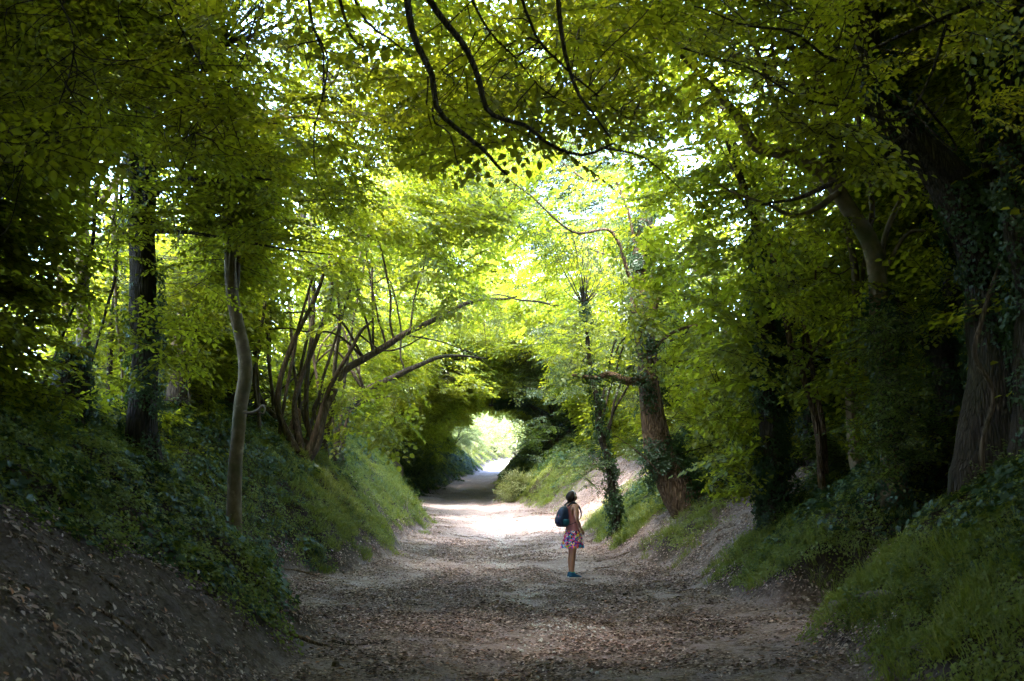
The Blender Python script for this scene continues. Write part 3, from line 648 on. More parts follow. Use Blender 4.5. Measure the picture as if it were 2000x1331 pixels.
A1 = over('drooping_beech', 'beech with thin dark twigs trailing down at the top left of the middle', -5.8, 2.0, [
    ([(600,-60),(615,60),(628,110),(630,200)], 6.8, 6.7, .024), ([(620,60),(650,130),(642,190),(612,240),(606,290),(622,350),(650,410)], 6.8, 6.9, .013),
    ([(655,-60),(668,30),(682,70),(712,92)], 6.4, 6.2, .024), ([(670,-60),(720,45),(762,76),(805,112)], 6.6, 6.4, .024),
    ([(520,-60),(490,50),(470,130),(420,200)], 7.5, 8, .016), ([(300,-60),(360,60),(400,160),(380,260)], 7.5, 8, .014),
    ([(100,-60),(140,100),(120,220),(60,300)], 7, 7, .014), ([(760,130),(790,170),(800,240),(830,300)], 8, 8, .008)])
A2 = over('spreading_beech', 'beech spreading level dark boughs over the top right of the view', 7.4, 6.0, [
    ([(1960,-30),(1800,60),(1650,118),(1560,78),(1490,55),(1420,28),(1345,10)], 8, 7.6, .03), ([(1900,200),(1760,225),(1640,205),(1540,165),(1460,128),(1330,95)], 8.2, 7.6, .022),
    ([(1990,330),(1860,300),(1740,180),(1680,150),(1600,60)], 8.5, 8.8, .02), ([(1700,110),(1640,200),(1570,290),(1500,300)], 7.8, 7.4, .012)])

# ------------------------------------------------------------------ leaves lining the tunnel, and added shade leaves, shared out among the trees
def line_points(n, y0, y1, tmin, tmax, lam, keep=None):
    y = rng.uniform(y0, y1, n); th = R(1)*rng.uniform(tmin, tmax, n)
    cx, a, zt = sec(y); z0 = z0f(y)
    w = vnoise(np.cos(th)*a*.55, y*.45, np.sin(th)*3.0, 51); w2 = vnoise(np.cos(th)*a*1.5, y*1.2, np.sin(th)*8.0, 52)
    s = rng.exponential(lam, n)+(w-.5)*2.4+(w2-.5)*.9
    P = np.stack((cx+(a+s)*np.cos(th), y, z0+(zt-z0+s)*np.sin(th)), -1)
    k = np.ones(n, bool) if keep is None else keep(P, s, th)
    return P[k], s[k], th[k]
def wall_points(n, y0, y1, side, lam):
    y = rng.uniform(y0, y1, n); cx, a, zt = sec(y); w = vnoise(side*3., y*.5, 0, 53)
    s = rng.exponential(lam, n)+(w-.5)*1.2; x = cx+side*(a+s); g = ground_z(x, y)
    z = g+rng.uniform(.1, 1, n)*(z0f(y)+.6-g)
    return np.stack((x, y, z), -1), s
def hole(P, s, th):
    k = np.ones(len(P), bool); r = rng.random(len(P))
    x, y, z = P.T
    thin = smooth((y-11.5)/2.)*smooth((48-y)/4)*smooth((np.sin(th)-np.interp(y, [12, 15, 20, 26], [.78, .60, .40, .28]))/.3)
    k &= ~(r < thin*np.where(s > .9, .98, np.where(y < 21, .43, .52)))
    gap = smooth((y-19)/2)*smooth((42.5-y)/2)*smooth((np.sin(th)-.62)/.2)
    k &= ~(rng.random(len(P)) < gap*.46)
    wl = (x < -5.5) & (y > 12.5) & (y < 19.5) & (z > 3.2) & (z < 8.2) & (vnoise(y*.55, z*.7, 3., 61) > .36)
    k &= ~(wl & (rng.random(len(P)) < .93))
    return k
pts = []; 
for n, a, b, t0, t1, lam in ((19000,9,26,0,180,1.2), (17000,26,50,0,180,.8), (11000,50,81,0,180,.8), (4500,-14,9,0,180,1.0)):
    pts.append(line_points(n, a, b, t0, t1, lam, hole))
P1, s1, th1 = line_points(9500, -16, 11, -8, 188, .8); sh = 2.2; kc = rng.random(len(th1)) > .3*(np.sin(th1) > .7)+smooth((np.sin(th1)-.78)/.12)*.62*smooth((P1[:, 1]-4)/2); P1, s1, th1 = P1[kc], s1[kc], th1[kc]  # oversized leaf layer added above the view to cast shade
P1 = P1+np.stack((np.cos(th1)*sh, 0*th1, np.maximum(np.sin(th1), 0)*sh), -1); pts.append((P1, s1+sh, th1))
nw = 8600; zw = 6.0+14*rng.random(nw)**.95; xw = -.6+rng.uniform(-1, 1, nw)*(8.5-.2*(zw-8))
yw = 44+(zw-8)*.45+(vnoise(xw*.5, zw*.6, 2, 57)-.5)*4+rng.exponential(.8, nw)+.02*(xw+1)**2*-1; pts.append((np.stack((xw, yw, zw), -1), np.full(nw, .5), np.arctan2(np.ones(nw), xw)))
nb_ = 1500; Pb = np.stack((rng.uniform(-8.5, 8.5, nb_), -15-rng.random(nb_)*3, rng.uniform(0, 9.5, nb_)), -1); pts.append((Pb, np.full(nb_, 3.), np.arctan2(1, Pb[:, 0])))  # unseen foliage wall added behind the camera to close off light
P = np.concatenate([q[0] for q in pts]); s_ = np.concatenate([q[1] for q in pts]); th = np.concatenate([q[2] for q in pts])
sd = np.where(np.cos(th)+rng.normal(0, .15, len(P)) > 0, 1, -1)
cand = [t for t in trees if t['crown'] > 0]
cost = np.stack([np.abs(P[:, 1]-t['y']+0)/t['crown']+np.where(sd == t['side'], 0, 7) for t in cand], 1)+rng.random((len(P), len(cand)))*1.2
own = cost.argmin(1)
def orient(P, inward, tilt=.3, down=.12):
    n = len(P); X_ = inward+rng.normal(0, .75, (n, 3))*np.array((1, 1, .25)); X_[:, 2] -= down
    Zd = np.stack((rng.normal(0, tilt, n), rng.normal(0, tilt, n), np.ones(n)), -1); return X_, Zd
for i, t in enumerate(cand):
    m = own == i; Q = P[m]
    if not len(Q): continue
    cx, a, zt = sec(Q[:, 1]); inw = nrm(np.stack((cx-Q[:, 0], np.full(len(Q), -.25), np.zeros(len(Q))), -1))
    X_, Zd = orient(Q, inw, .28, .15); sc = rng.uniform(.85, 1.35, len(Q))*np.where(s_[m] > 2.6, 2.0, np.where(s_[m] > 1.8, 1.4, 1))
    base = Q-nrm(X_)*sc[:, None]*.4
    scatter('crown', t['fam'], base, X_, Zd, sc, t['root'], t['off'])  # some crowns also hold the added out-of-view shade leaves
    # limbs that carry them: targets near the inner surface
    near = np.flatnonzero(s_[m] < 1.2)
    if len(near) < 8: continue
    C = t['C']; top = int(len(C)*.45); nl = 5 if t['crown'] <= 1 else 7
    sel = rng.choice(near, nl, replace=False)
    for j in sel:
        tg = Q[j]; k = min(len(C)-1, max(top, int(np.searchsorted(C[:, 2], tg[2]-rng.uniform(2.2, 3.5))))); st = C[k]
        d = tg-st; out = np.array((d[0]*.25, d[1]*.25, abs(d[2])*.6+.5))
        pp = [st, st+out, st+d*.6+(0, 0, .45), tg, tg+d*.18-(0, 0, .25)]
        r0 = min(t['r'][k]*.4, .016+.008*np.linalg.norm(d)); limb(t, pp, [r0, r0*.8, r0*.55, r0*.3, r0*.12], wob=.16, sides=6)
    LC = np.concatenate(t['limbs']+[C[top:]])
    nb = base[near]; 
    if len(nb) > 420: nb = nb[rng.choice(len(nb), 420, replace=False)]
    dd = np.linalg.norm(nb[:, None]-LC[None], axis=2); kk = dd.argmin(1); dm_ = dd.min(1)
    for q in np.flatnonzero((dm_ < 2.6) & (dm_ > .15)):
        a_, b_ = LC[kk[q]], nb[q]; mid = (a_+b_)/2+rng.normal(0, .12, 3)*dm_[q]
        tube(t['twigs'], [a_, mid, b_], [.004+.004*dm_[q], .003], 3, .3, cap=False)
    o = t['twigs'].build('twigs', M['twig'], t['root'], t['off'], kind='stuff')
# close boughs: sprays along the visible boughs
def dress(t, n, fam, boxes, sc=(.6, .95)):
    Q = []
    for (x0, y0, x1, y1, ya, yb, w) in boxes:
        for _ in range(int(n*w)):
            px, py = rng.uniform(x0, x1), rng.uniform(y0, y1)
            if vnoise(px*.008, py*.014, 0, 71) < .30: continue
            Q.append(PX(px, py, rng.uniform(ya, yb)))
    Q = np.array(Q); inw = np.tile((-.2*t['side'], -.3, 0), (len(Q), 1)); X_, Zd = orient(Q, inw, .3, .2); s = rng.uniform(*sc, len(Q))
    base = Q-nrm(X_)*s[:, None]*.4
    scatter('foliage', fam, base, X_, Zd, s, t['root'], t['off'])
    LC = np.concatenate(t['vis']); mb = MB(); dd = np.linalg.norm(base[:, None]-LC[None], axis=2); kk = dd.argmin(1); dm_ = dd.min(1)
    for q in range(len(base)):
        if .05 < dm_[q] < 1.3:
            a_, b_ = LC[kk[q]], base[q]; e = rng.normal(0, .13, (2, 3))*dm_[q]; tube(mb, [a_, a_*.67+b_*.33+e[0], a_*.33+b_*.67+e[1], b_], [.006, .0035], 4, .12, cap=False, wob=.05, seed=q)
    mb.build('twigs', M['twig'], t['root'], t['off'], kind='stuff')
dress(A0, 135, 'beech', [(700,-80,1250,210,7,10,.6), (820,170,1230,290,6.8,8,.16), (1100,-80,1450,260,7.6,10,.3)])
dress(A1, 165, 'beech', [(-80,-80,620,200,7,11,.6), (-60,180,220,320,6.5,8,.14), (300,100,760,300,7,10,.3), (-60,520,60,660,7,8,.06)])
dress(A2, 170, 'beech', [(1350,-80,2060,230,7.4,11,.65), (1400,200,1750,330,7.5,9,.15)])

def tree_by(nm): return next(t for t in trees if t['root'].name.split('.')[0] == nm)
for nm, n, fam, boxes in (('slim_beech', 90, 'beech', [(340,250,700,470,13,15.8,1.)]), ('hazel_coppice', 260, 'hazel', [(600,360,950,640,20,27,1.)]), ('low_hazel', 45, 'hazel', [(640,740,810,860,22,24,1.)]),
        ('leaning_oak', 300, 'hazel', [(1080,430,1480,720,22,28,.6), (1190,380,1330,650,21.2,22.2,.16), (1330,650,1480,880,22,25,.3)]), ('ivy_ash', 170, 'shrub', [(1040,640,1270,900,25,29,1.), (1120,660,1250,960,24.2,25.4,.35)]), ('double_hazel', 240, 'hazel', [(1350,350,1760,760,15.5,19.5,1.)]),
        ('ivy_column_oak', 60, 'hazel', [(1390,640,1500,960,17.2,18.6,1.)]), ('great_oak', 170, 'beech', [(1450,180,2050,640,12.6,16,1.)]), ('sinuous_beech', 90, 'shrub', [(1670,600,1810,930,12.4,13.8,1.)]), ('pale_ash', 90, 'beech', [(1640,560,1900,860,14,16.5,1.)]), ('grey_beech', 70, 'beech', [(-60,200,430,760,11,15,1.)]), ('arching_thorn', 120, 'shrub', [(1000,770,1150,930,46,50,1.)])):
    t = tree_by(nm); t['vis'] = t['limbs']+[t['C']]; dress(t, n, fam, boxes, (.7, 1.15))

# leaves near enough to tell apart, each its own piece
lm = []
for q in range(4):
    mb = MB(); r_ = np.random.default_rng(q); leaves(mb, [(0, 0, 0)], [(1, 0, 0)], [(0, 0, 1)], .085*r_.uniform(.85, 1.1), .054*r_.uniform(.9, 1.1), fold=.12+.1*q/3, droop=.1+.05*q); lm.append(mb.mesh('leaf', M['beech_leaf'], False))
def loose_leaves(t, n, ext=.22):
    LC = np.concatenate(t['vis']); off = t['off']
    tw = MB()
    for c in range(n//6):
        a_ = LC[rng.integers(len(LC))]; d = nrm(rng.normal(0, 1, 3)*(1, .6, .35)-(0, 0, .2)); b_ = a_+d*rng.uniform(.15, .15+ext)
        A = np.array([a_, (a_+b_)/2+(0, 0, .02), b_]); tube(tw, A, [.004, .0015], 3, .1, cap=False)
        sdv = nrm(np.cross(d, (0, 0, 1)))
        for l in range(6):
            f = (l+1)/6; p = a_+(b_-a_)*f; D = d*.7+sdv*(1 if l % 2 else -1)*.8*(l < 5)+rng.normal(0, .15, 3)-(0, 0, .25)
            o = link('leaf', lm[rng.integers(4)], t['root'], p-off); o.rotation_euler = euler_from(D[None], np.array([[rng.normal(0, .3), rng.normal(0, .3), 1]]))[0]
            o.scale = (rng.uniform(.75, 1.1),)*3
    tw.build('leaf_stalks', M['twig'], t['root'], off, kind='stuff')
loose_leaves(A0, 294); loose_leaves(A1, 290); loose_leaves(A2, 220)

# understorey along the tops of the banks
for side, nm, lb in ((-1, 'undergrowth', 'tangled bramble and ivy undergrowth along the top of the left bank'), (1, 'undergrowth', 'tangled bramble and ivy undergrowth along the top of the right bank')):
    for fam, n, lam, sc in (('shrub', 6500, 1.2, (.8, 1.4)), ('ivy', 6500, .6, (.8, 1.5))):
        Q, s = wall_points(n, -8, 80, side, lam)
        inw = np.tile((-side*1., -.4, 0.), (len(Q), 1))
        if fam == 'ivy': X_ = np.tile((0, 0, -1.), (len(Q), 1))+rng.normal(0, .4, (len(Q), 3)); Zd = inw+(0, 0, .6)+rng.normal(0, .35, (len(Q), 3))
        else: X_, Zd = orient(Q, inw, .5, -.1)
        o = scatter(nm, fam, Q, X_, Zd, rng.uniform(*sc, len(Q))); o['label'] = lb; o['category'] = 'undergrowth'

# ------------------------------------------------------------------ what grows and lies on the banks
def ground_scatter(name, fam, n, y0, y1, x0, x1, keep, sc, label, cat, up=.35, sink=0.):
    y = y0+(y1-y0)*rng.random(n)**1.25; x = rng.uniform(x0, x1, n); k = keep(x, y) > rng.random(n); x, y = x[k], y[k]
    P = np.stack((x, y, ground_z(x, y)-sink), -1); g = ground_n(x, y); Zd = nrm(g*(1-up)+np.array((0, 0, up)))
    a = rng.uniform(0, 6.283, len(x)); X_ = np.stack((np.cos(a), np.sin(a), np.zeros(len(x))), -1); X_ = X_-Zd*(X_*Zd).sum(1, keepdims=True)
    o = scatter(name, fam, P, X_, Zd, rng.uniform(*sc, len(x)))
    if o: o['label'] = label; o['category'] = cat
    return o
def bank(x, y):
    dl, dr = edge_d(x, y); d = np.maximum(dl, dr)+(fbm(x*1.6, y*1.6, 0, 33)-.5)*1.3; return smooth((d-.05)/.35)*(1-dirt_mask(x, y))
def grassy(x, y):
    dl, dr = edge_d(x, y)
    gl = smooth((y-17.5)/1.5)*smooth((3.4-dl)/1.5)*(x < 0); gr = smooth((1.9-dr)/1.0)*(x > 0)
    return np.clip(gl+gr, 0, 1)*bank(x, y)
def ivied(x, y):
    dl, dr = edge_d(x, y); v = fbm(x*.6, y*.6, 0, 35)
    il = np.where(y < 17.5, .30, smooth((dl-1.8+v*1.4)/1.)); ir = smooth((dr-1.5+v)/1.)
    il = np.maximum(il, .7*smooth(1-np.abs(y-18.5)/2.2))
    return np.where(x < 0, il, ir)*bank(x, y)
ground_scatter('grass', 'grass', 24000, 6.5, 44, -7.5, 7.5, lambda x, y: grassy(x, y)*np.where((x > 0) & (y < 12.5), .5, 1)*(.35+.65*smooth((fbm(x*.9, y*.9, 0, 38)-.38)*6)), (.55, 1.2), 'short green grass on the lower slopes of the banks', 'grass', .5)
ground_scatter('grass', 'long_grass', 3600, 6.5, 34, .5, 7.5, lambda x, y: grassy(x, y)*(x > 0)*smooth((fbm(x*.8, y*.8, 0, 37)-.35)*6), (.5, .95), 'longer seeding grass beside the right edge of the path', 'grass', .5)
ground_scatter('ground_ivy', 'ground_ivy', 17000, 7, 60, -10, 10.5, ivied, (.7, 1.35), 'dark glossy ivy spreading over the banks', 'ivy', .1)
ground_scatter('nettles', 'herb', 11000, 6.5, 60, -9, 9.5, lambda x, y: bank(x, y)*.8*smooth((fbm(x*.9, y*.9, 0, 39)-.42)*7), (.4, .9), 'leafy nettles and low herbs scattered over the banks', 'nettles', .6)
ground_scatter('moss_herbs', 'moss_herb', 24000, 6, 50, -7.5, 7.5, lambda x, y: bank(x, y)*.9*np.where(x < 0, smooth((4-edge_d(x, y)[0])), smooth((3.2-edge_d(x, y)[1]))), (.6, 1.2), 'tiny-leaved green plants matting the slopes', 'ground cover', .1)
def litter_k(x, y):
    dl, dr = edge_d(x, y); d = np.maximum(dl, dr)
    a = np.clip(1.15-.05*(y-9), .06, 1)*(.18+1.5*smooth((fbm(x*.9, y*.55, 0, 43)-.38)*5)); a = np.maximum(a, .55*smooth((d+1.1)/.9)*(y > 13)); a = np.where((dl > .3) & (y < 12), a*.35, a)  # sparse litter on the near-left slope, thinned further to deepen its shade
    return np.clip(a, 0, 1)*(1-bank(x, y))
ground_scatter('leaf_litter', 'litter', 15000, 4.0, 40, -8, 8, litter_k, (.55, 1.1), 'dry brown fallen leaves littering the path', 'fallen leaves', 0)
ground_scatter('leaf_litter', 'crumb', 5200, 7.5, 60, -5, 7.5, lambda x, y: np.clip(litter_k(x, y)+.3, 0, 1)*(1-bank(x, y)), (.6, 1.2), 'broken bits of dead leaf strewn on the path', 'fallen leaves', 0)
far_k = lambda x, y: bank(x, y)
ground_scatter('grass', 'grass', 9000, 44, 112, -8, 8, lambda x, y: far_k(x, y)*.9, (.9, 1.7), 'rough grass on the banks at and beyond the tunnel mouth', 'grass', .5)
ground_scatter('ground_ivy', 'ground_ivy', 9000, 44, 84, -9, 8, far_k, (1, 1.8), 'dark ivy matting the banks deep in the tunnel', 'ivy', .1)
# chalk and flint bits washed into the middle of the path
mb = MB(); k = 1500
y = 9+23*rng.random(k)**.8; ch = np.interp(y, [0,10,14,20,28,40], [.2,.15,.35,-.1,-.3,-1.2]); x = ch+rng.normal(0, 1, k)*np.where(rng.random(k) < .55, .16, 1.2)
x = np.where((rng.random(k) < .18), 0.75+rng.normal(0, .22, k), x); y = np.where(np.abs(x-.75) < .5, np.where(rng.random(k) < .5, 12.6+rng.normal(0, .6, k), y), y)
zz = ground_z(x, y)
for i in range(k):
    r0 = rng.uniform(.006, .022)*(1.5 if rng.random() < .08 else 1); a = np.linspace(0, 2*math.pi, 5, endpoint=False)+rng.uniform(0, 6)
    ring = np.stack((np.cos(a)*r0*rng.uniform(.7, 1.4, 5), np.sin(a)*r0*rng.uniform(.7, 1.4, 5), np.zeros(5)), -1)
    V = np.vstack((ring, ring*.6+(0, 0, r0*.8)))+(x[i], y[i], zz[i]-.001); q = [(j, (j+1) % 5, 5+(j+1) % 5, 5+j) for j in range(5)]
    mb.add(V, q, [(5, 6, 7), (5, 7, 8), (5, 8, 9)])
o = mb.build('flint_chips', M['flint'], kind='stuff', smooth_=False); o['label'] = 'pale chips of chalk and flint washed down the middle of the path'; o['category'] = 'stones'

# ------------------------------------------------------------------ beyond the tunnel
def leafy(name, label, cat, c, rad, n, fam, sc, bark='bark_dark', trunk=True, group=None):
    b = base_of(c[0], c[1]); root = thing(name, label, cat, b, group=group); mb = MB()
    th = rng.uniform(0, 6.283, n); u = rng.uniform(-.55, 1, n); q = np.sqrt(1-u*u)
    rr = (rng.random(n)**.35)*(.72+.5*vnoise(np.cos(th)*2+c[0], np.sin(th)*2+c[1], u*2, 91))
    P = np.stack((np.cos(th)*q*rr*rad[0], np.sin(th)*q*rr*rad[1], rad[2]*(u*rr)+c[2]), -1)+b; P = P[P[:, 2] > ground_z(P[:, 0], P[:, 1])]
    D = nrm(P-b-(0, 0, c[2])); X_ = D+rng.normal(0, .5, D.shape); Zd = np.array((0, 0, 1.))+D*.5+rng.normal(0, .35, D.shape)
    h = b+np.array((0, 0, c[2]))
    k = 7 if trunk else 9
    if trunk: tube(mb, [b-(0, 0, .1), b+(.1, 0, c[2]*.5), h, h+(0, 0, rad[2]*.7)], [.3*rad[0]/4+.05, .22*rad[0]/4+.04, .12, .03], 9, .3, .1, .1); mb.build('trunk', M[bark], root, b); mb = MB()
    for i in range(k):
        a = i*2.4; st = h-(0, 0, .35*rad[2]) if trunk else b; e = h+np.array((math.cos(a)*rad[0]*.75, math.sin(a)*rad[1]*.75, rng.uniform(-.1, .7)*rad[2]))
        tube(mb, [st, (st+e)/2+(0, 0, .15*rad[2]), e], [.03*rad[0], .008*rad[0]], 5, .4, 0, .1)
    mb.build('branch' if trunk else 'stems', M[bark], root, b)
    scatter('crown' if trunk else 'foliage', fam, P, X_, Zd, sc*rng.uniform(.8, 1.2, len(P)), root, b)
    return root
for i, (x, y, r, h, lb) in enumerate([(-4.2,82,1.7,1.6,'sunlit leafy bush nearest the left lip of the tunnel mouth'),(-3.7,87,1.9,1.9,'second bright bush left of the sunny path, just past the tunnel mouth'),(-3.5,93,2.0,2.0,'tall pale bush where the sunny bank starts to curve right'),(-2.6,99,2.1,2.2,'glare-bright bush halfway round the sunny bend'),(-1.2,105,2.2,2.2,'glare-bright bush on the outside of the sunny bend'),(1.2,112,2.6,2.6,'white-lit bush closing the view at the bend'),(4.2,119,3.,3.,'farthest pale bush behind the bend')]):
    leafy('bush', lb, 'bush', (x-.6, y, h*.55), (r, r, h), 520, 'pale', .85, trunk=False, group='sunlit bushes past the tunnel')  # leaf colour itself stands in for sun glare past the tunnel
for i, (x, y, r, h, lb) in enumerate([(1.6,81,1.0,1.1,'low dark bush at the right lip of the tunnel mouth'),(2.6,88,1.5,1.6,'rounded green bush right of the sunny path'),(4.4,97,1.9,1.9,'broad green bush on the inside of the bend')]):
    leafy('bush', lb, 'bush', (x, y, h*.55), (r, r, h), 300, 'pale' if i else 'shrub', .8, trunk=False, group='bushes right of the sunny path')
for x, y, h, r, lb in [(-9,124,6,5.0,'pale green tree left of the bright opening, beyond the tunnel'),(-2,134,6.5,5.5,'hazy tree directly above the end of the sunny path'),(6.5,131,6,5.2,'blue-green tree right of centre beyond the sunny bend'),(14,122,6,5.2,'tree beyond the bend, hidden partly by the tunnel\'s right side'),(-17,110,6,5.5,'field tree left of the tunnel, seen through its leaves'),(-22,60,6,5.0,'lone field tree seen through the gap in the left hedge')]:
    leafy('field_tree', lb, 'tree', (x, y, h), (r, r, r*1.05), 1300, 'hazel', 1.9)
n = 9000; a = rng.uniform(0, 6.283, n); d = rng.uniform(190, 240, n); x, y = np.sin(a)*d, np.cos(a)*d
g = np.where(True, zcf(y)+3.5, 0); z = g+rng.random(n)*(7+7*vnoise(a*14, 0, 0, 95))
P = np.stack((x, y, z), -1); D = nrm(-P*(1, 1, 0)); X_ = D+rng.normal(0, .6, D.shape); Zd = D*.6+(0, 0, 1)+rng.normal(0, .3, D.shape)
o = scatter('far_wood', 'hazel', P, X_, Zd, rng.uniform(6, 9, n)); o['label'] = 'far wood round the fields, glimpsed between the trunks'; o['category'] = 'woodland'

for x, y, r, h, lb in [(1.5,50,.9,.9,'low dark bush on the right verge just inside the tunnel'),(2.3,55,1.1,1.2,'bushy shrub on the right verge deeper in the tunnel'),(.3,44.5,.55,.5,'small bright green tuft at the right edge of the far path'),(-5.0,52,.9,.9,'dark shrub low on the left bank deep in the tunnel')]:
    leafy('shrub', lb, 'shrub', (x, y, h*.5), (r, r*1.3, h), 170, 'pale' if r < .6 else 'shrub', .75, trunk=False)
mb = MB(); k = 2600; y = 6+14*rng.random(k)**1.3; x = rng.uniform(-8, 7.5, k); kp = rng.random(k) < dirt_mask(x, y)+.25*(bank(x, y) < .1)*(np.maximum(*edge_d(x, y)) > -.6); x, y = x[kp], y[kp]; zz = ground_z(x, y)
for i in range(len(x)):
    r0 = rng.uniform(.008, .03)*(1.7 if rng.random() < .06 else 1); a = np.linspace(0, 2*math.pi, 6, endpoint=False)+rng.uniform(0, 6)
    ring = np.stack((np.cos(a)*r0*rng.uniform(.7, 1.3, 6), np.sin(a)*r0*rng.uniform(.7, 1.3, 6), np.zeros(6)), -1)
    V = np.vstack((ring-(0, 0, r0*.5), ring*.65+(0, 0, r0*.7), [(0, 0, r0*.85)]))+(x[i], y[i], zz[i])
    mb.add(V, [(j, (j+1) % 6, 6+(j+1) % 6, 6+j) for j in range(6)], [(6+j, 6+(j+1) % 6, 12) for j in range(6)])
o = mb.build('soil_clods', plain_mat('soil', (.05,.038,.03), .95, (.10,.078,.062), 30, .5), kind='stuff', smooth_=False); o['label'] = 'crumbled lumps of soil lying on the bare slopes'; o['category'] = 'soil'

# ------------------------------------------------------------------ wood and stalks on the ground
def stick_thing(name, label, cat, lines, r, bark, part, sides=7, rough=.15, lift=0., group=None):
    b = base_of(*lines[0][0][:2]); root = thing(name, label, cat, b, group=group)
    for L_ in lines:
        mb = MB(); Q = [np.array((x, y, float(ground_z(x, y))+dz+lift)) for x, y, dz in L_]
        tube(mb, Q, np.linspace(r, r*.35, len(Q)), sides, .06, rough, r*.8, len(Q)+L_[0][0]); mb.build(part, M[bark], root, b)
    return root
def gp(px, py):
    """where the sight line through a pixel meets the ground"""
    lo, hi = 4., 120.
    for y in np.arange(5, 120, .05):
        p = PX(px, py, y)
        if p[2] <= ground_z(p[0], y): return p[0], y
    return p[0], 120.
def gl(pts, dz=0): return [(*gp(px, py), dz if np.isscalar(dz) else dz[i]) for i, (px, py) in enumerate(pts)]
stick_thing('fallen_log', 'rotting grey log half sunk in the notch of the right verge', 'log', [gl([(1625,1192),(1660,1182),(1700,1174),(1745,1168)], .02)], .075, 'dead_wood', 'log_body', 10, .3)
for pts, lb in (([(1165,1098),(1200,1090),(1235,1078),(1270,1075)], 'thin dark root crossing the slope just right of the woman'), ([(1160,1112),(1195,1108),(1225,1098)], 'short root below the longer one beside the woman'), ([(1040,965),(1065,955),(1090,952)], 'root showing in bare earth high on the right slope'), ([(1930,1200),(1965,1180),(2005,1160)], 'pale root jutting from the bank at the right edge'), ([(520,1110),(580,1116),(640,1132)], 'dark root edging the path under the left bank'), ([(20,1050),(120,1085),(230,1150),(330,1235)], 'long root slanting down the dark slope at the lower left'), ([(120,1180),(220,1210),(300,1275)], 'root nearest the lower left corner'), ([(560,1240),(640,1262),(740,1258)], 'root crossing onto the path at the foot of the near left slope')):
    stick_thing('tree_root', lb, 'root', [gl(pts, .01)], .02, 'bark_brown', 'root_body', 7, .3, -.006)
stick_thing('dry_stalks', 'spray of dead white stalks lying at the lower right', 'dry stalks', [gl([(1720+q*6,1268+q*3),(1775,1280+q),(1825-q*4,1268+q*9)], [.02,.05,.10]) for q in range(5)], .007, 'dead_wood', 'stalk', 4, 0)
stick_thing('dry_stalks', 'broken straw-coloured stems at the tip of the right grass verge', 'dry stalks', [gl([(1465,1176),(1482,1160),(1500-q*14,1150)], [.02,.06,.16]) for q in range(3)], .006, 'dead_wood', 'stalk', 4, 0)
stick_thing('dry_stalks', 'straw-coloured stalk bent over the left grass bank', 'dry stalks', [gl([(800,1015),(795,1005),(785+q*12,990)], [.02,.25,.4]) for q in range(3)], .008, 'dead_wood', 'stalk', 4, 0)
for pts, r, lb in (([(770,1178),(800,1180),(835,1184)], .012, 'short dark twig lying on the left half of the path'), ([(900,1230),(925,1236),(965,1238)], .010, 'twig lying in the leaf litter near the middle of the path'), ([(1218,1165),(1226,1162)], .03, 'small dark flint lump right of the woman'), ([(650,1255),(690,1262),(735,1258)], .018, 'black branch lying at the foot of the near left bank')):
    stick_thing('twig', lb, 'twig', [gl(pts, .012)], r, 'bark_dark', 'twig_body', 6, .2)

# ------------------------------------------------------------------ the walker and her rucksack
M['skin'] = plain_mat('skin', (.42,.22,.15), .5, (.36,.18,.12), 8)
M['hair'] = plain_mat('hair', (.010,.006,.005), .6, (.028,.014,.010), 60, .5)
M['vest'] = plain_mat('vest', (.50,.22,.25), .85, (.52,.19,.22), 12, .2)
M['navy'] = plain_mat('navy_nylon', (.006,.016,.045), .55, (.010,.028,.07), 20, .2)
M['teal'] = plain_mat('teal_mesh', (.012,.10,.15), .6, (.02,.14,.18), 60, .3)
M['shoe'] = plain_mat('shoe_blue', (.008,.07,.17), .6, (.012,.11,.24), 30)
M['sole'] = plain_mat('sole', (.6,.62,.6), .7); M['sock'] = plain_mat('sock', (.03,.25,.20), .9); M['band'] = plain_mat('band', (.75,.78,.80), .3); M['pink'] = plain_mat('pink_logo', (.7,.1,.2), .6)
def skirt_mat():
    m, n, o = new_mat('patchwork_skirt'); tc = N(n, 'ShaderNodeTexCoord'); v = N(n, 'ShaderNodeTexVoronoi'); v.inputs['Scale'].default_value = 38
    n.links.new(tc.outputs['Object'], v.inputs['Vector']); sc = N(n, 'ShaderNodeSeparateColor'); n.links.new(v.outputs['Color'], sc.inputs[0])
    pal = [(.75,.04,.22),(.012,.012,.05),(.85,.16,.02),(.16,.03,.42),(.02,.16,.62),(.80,.06,.40),(.75,.62,.05),(.10,.02,.22),(.02,.42,.42),(.80,.09,.30),(.9,.75,.65)]
    c = ramp(n, [(i/len(pal), q) for i, q in enumerate(pal)], sc.outputs[0]); [q for q in n.nodes if q.bl_idname == 'ShaderNodeValToRGB'][0].color_ramp.interpolation = 'CONSTANT'
    p = N(n, 'ShaderNodeBsdfPrincipled'); p.inputs['Roughness'].default_value = .8; n.links.new(c, p.inputs[0]); n.links.new(p.outputs[0], o.inputs[0]); return m
M['skirt'] = skirt_mat()
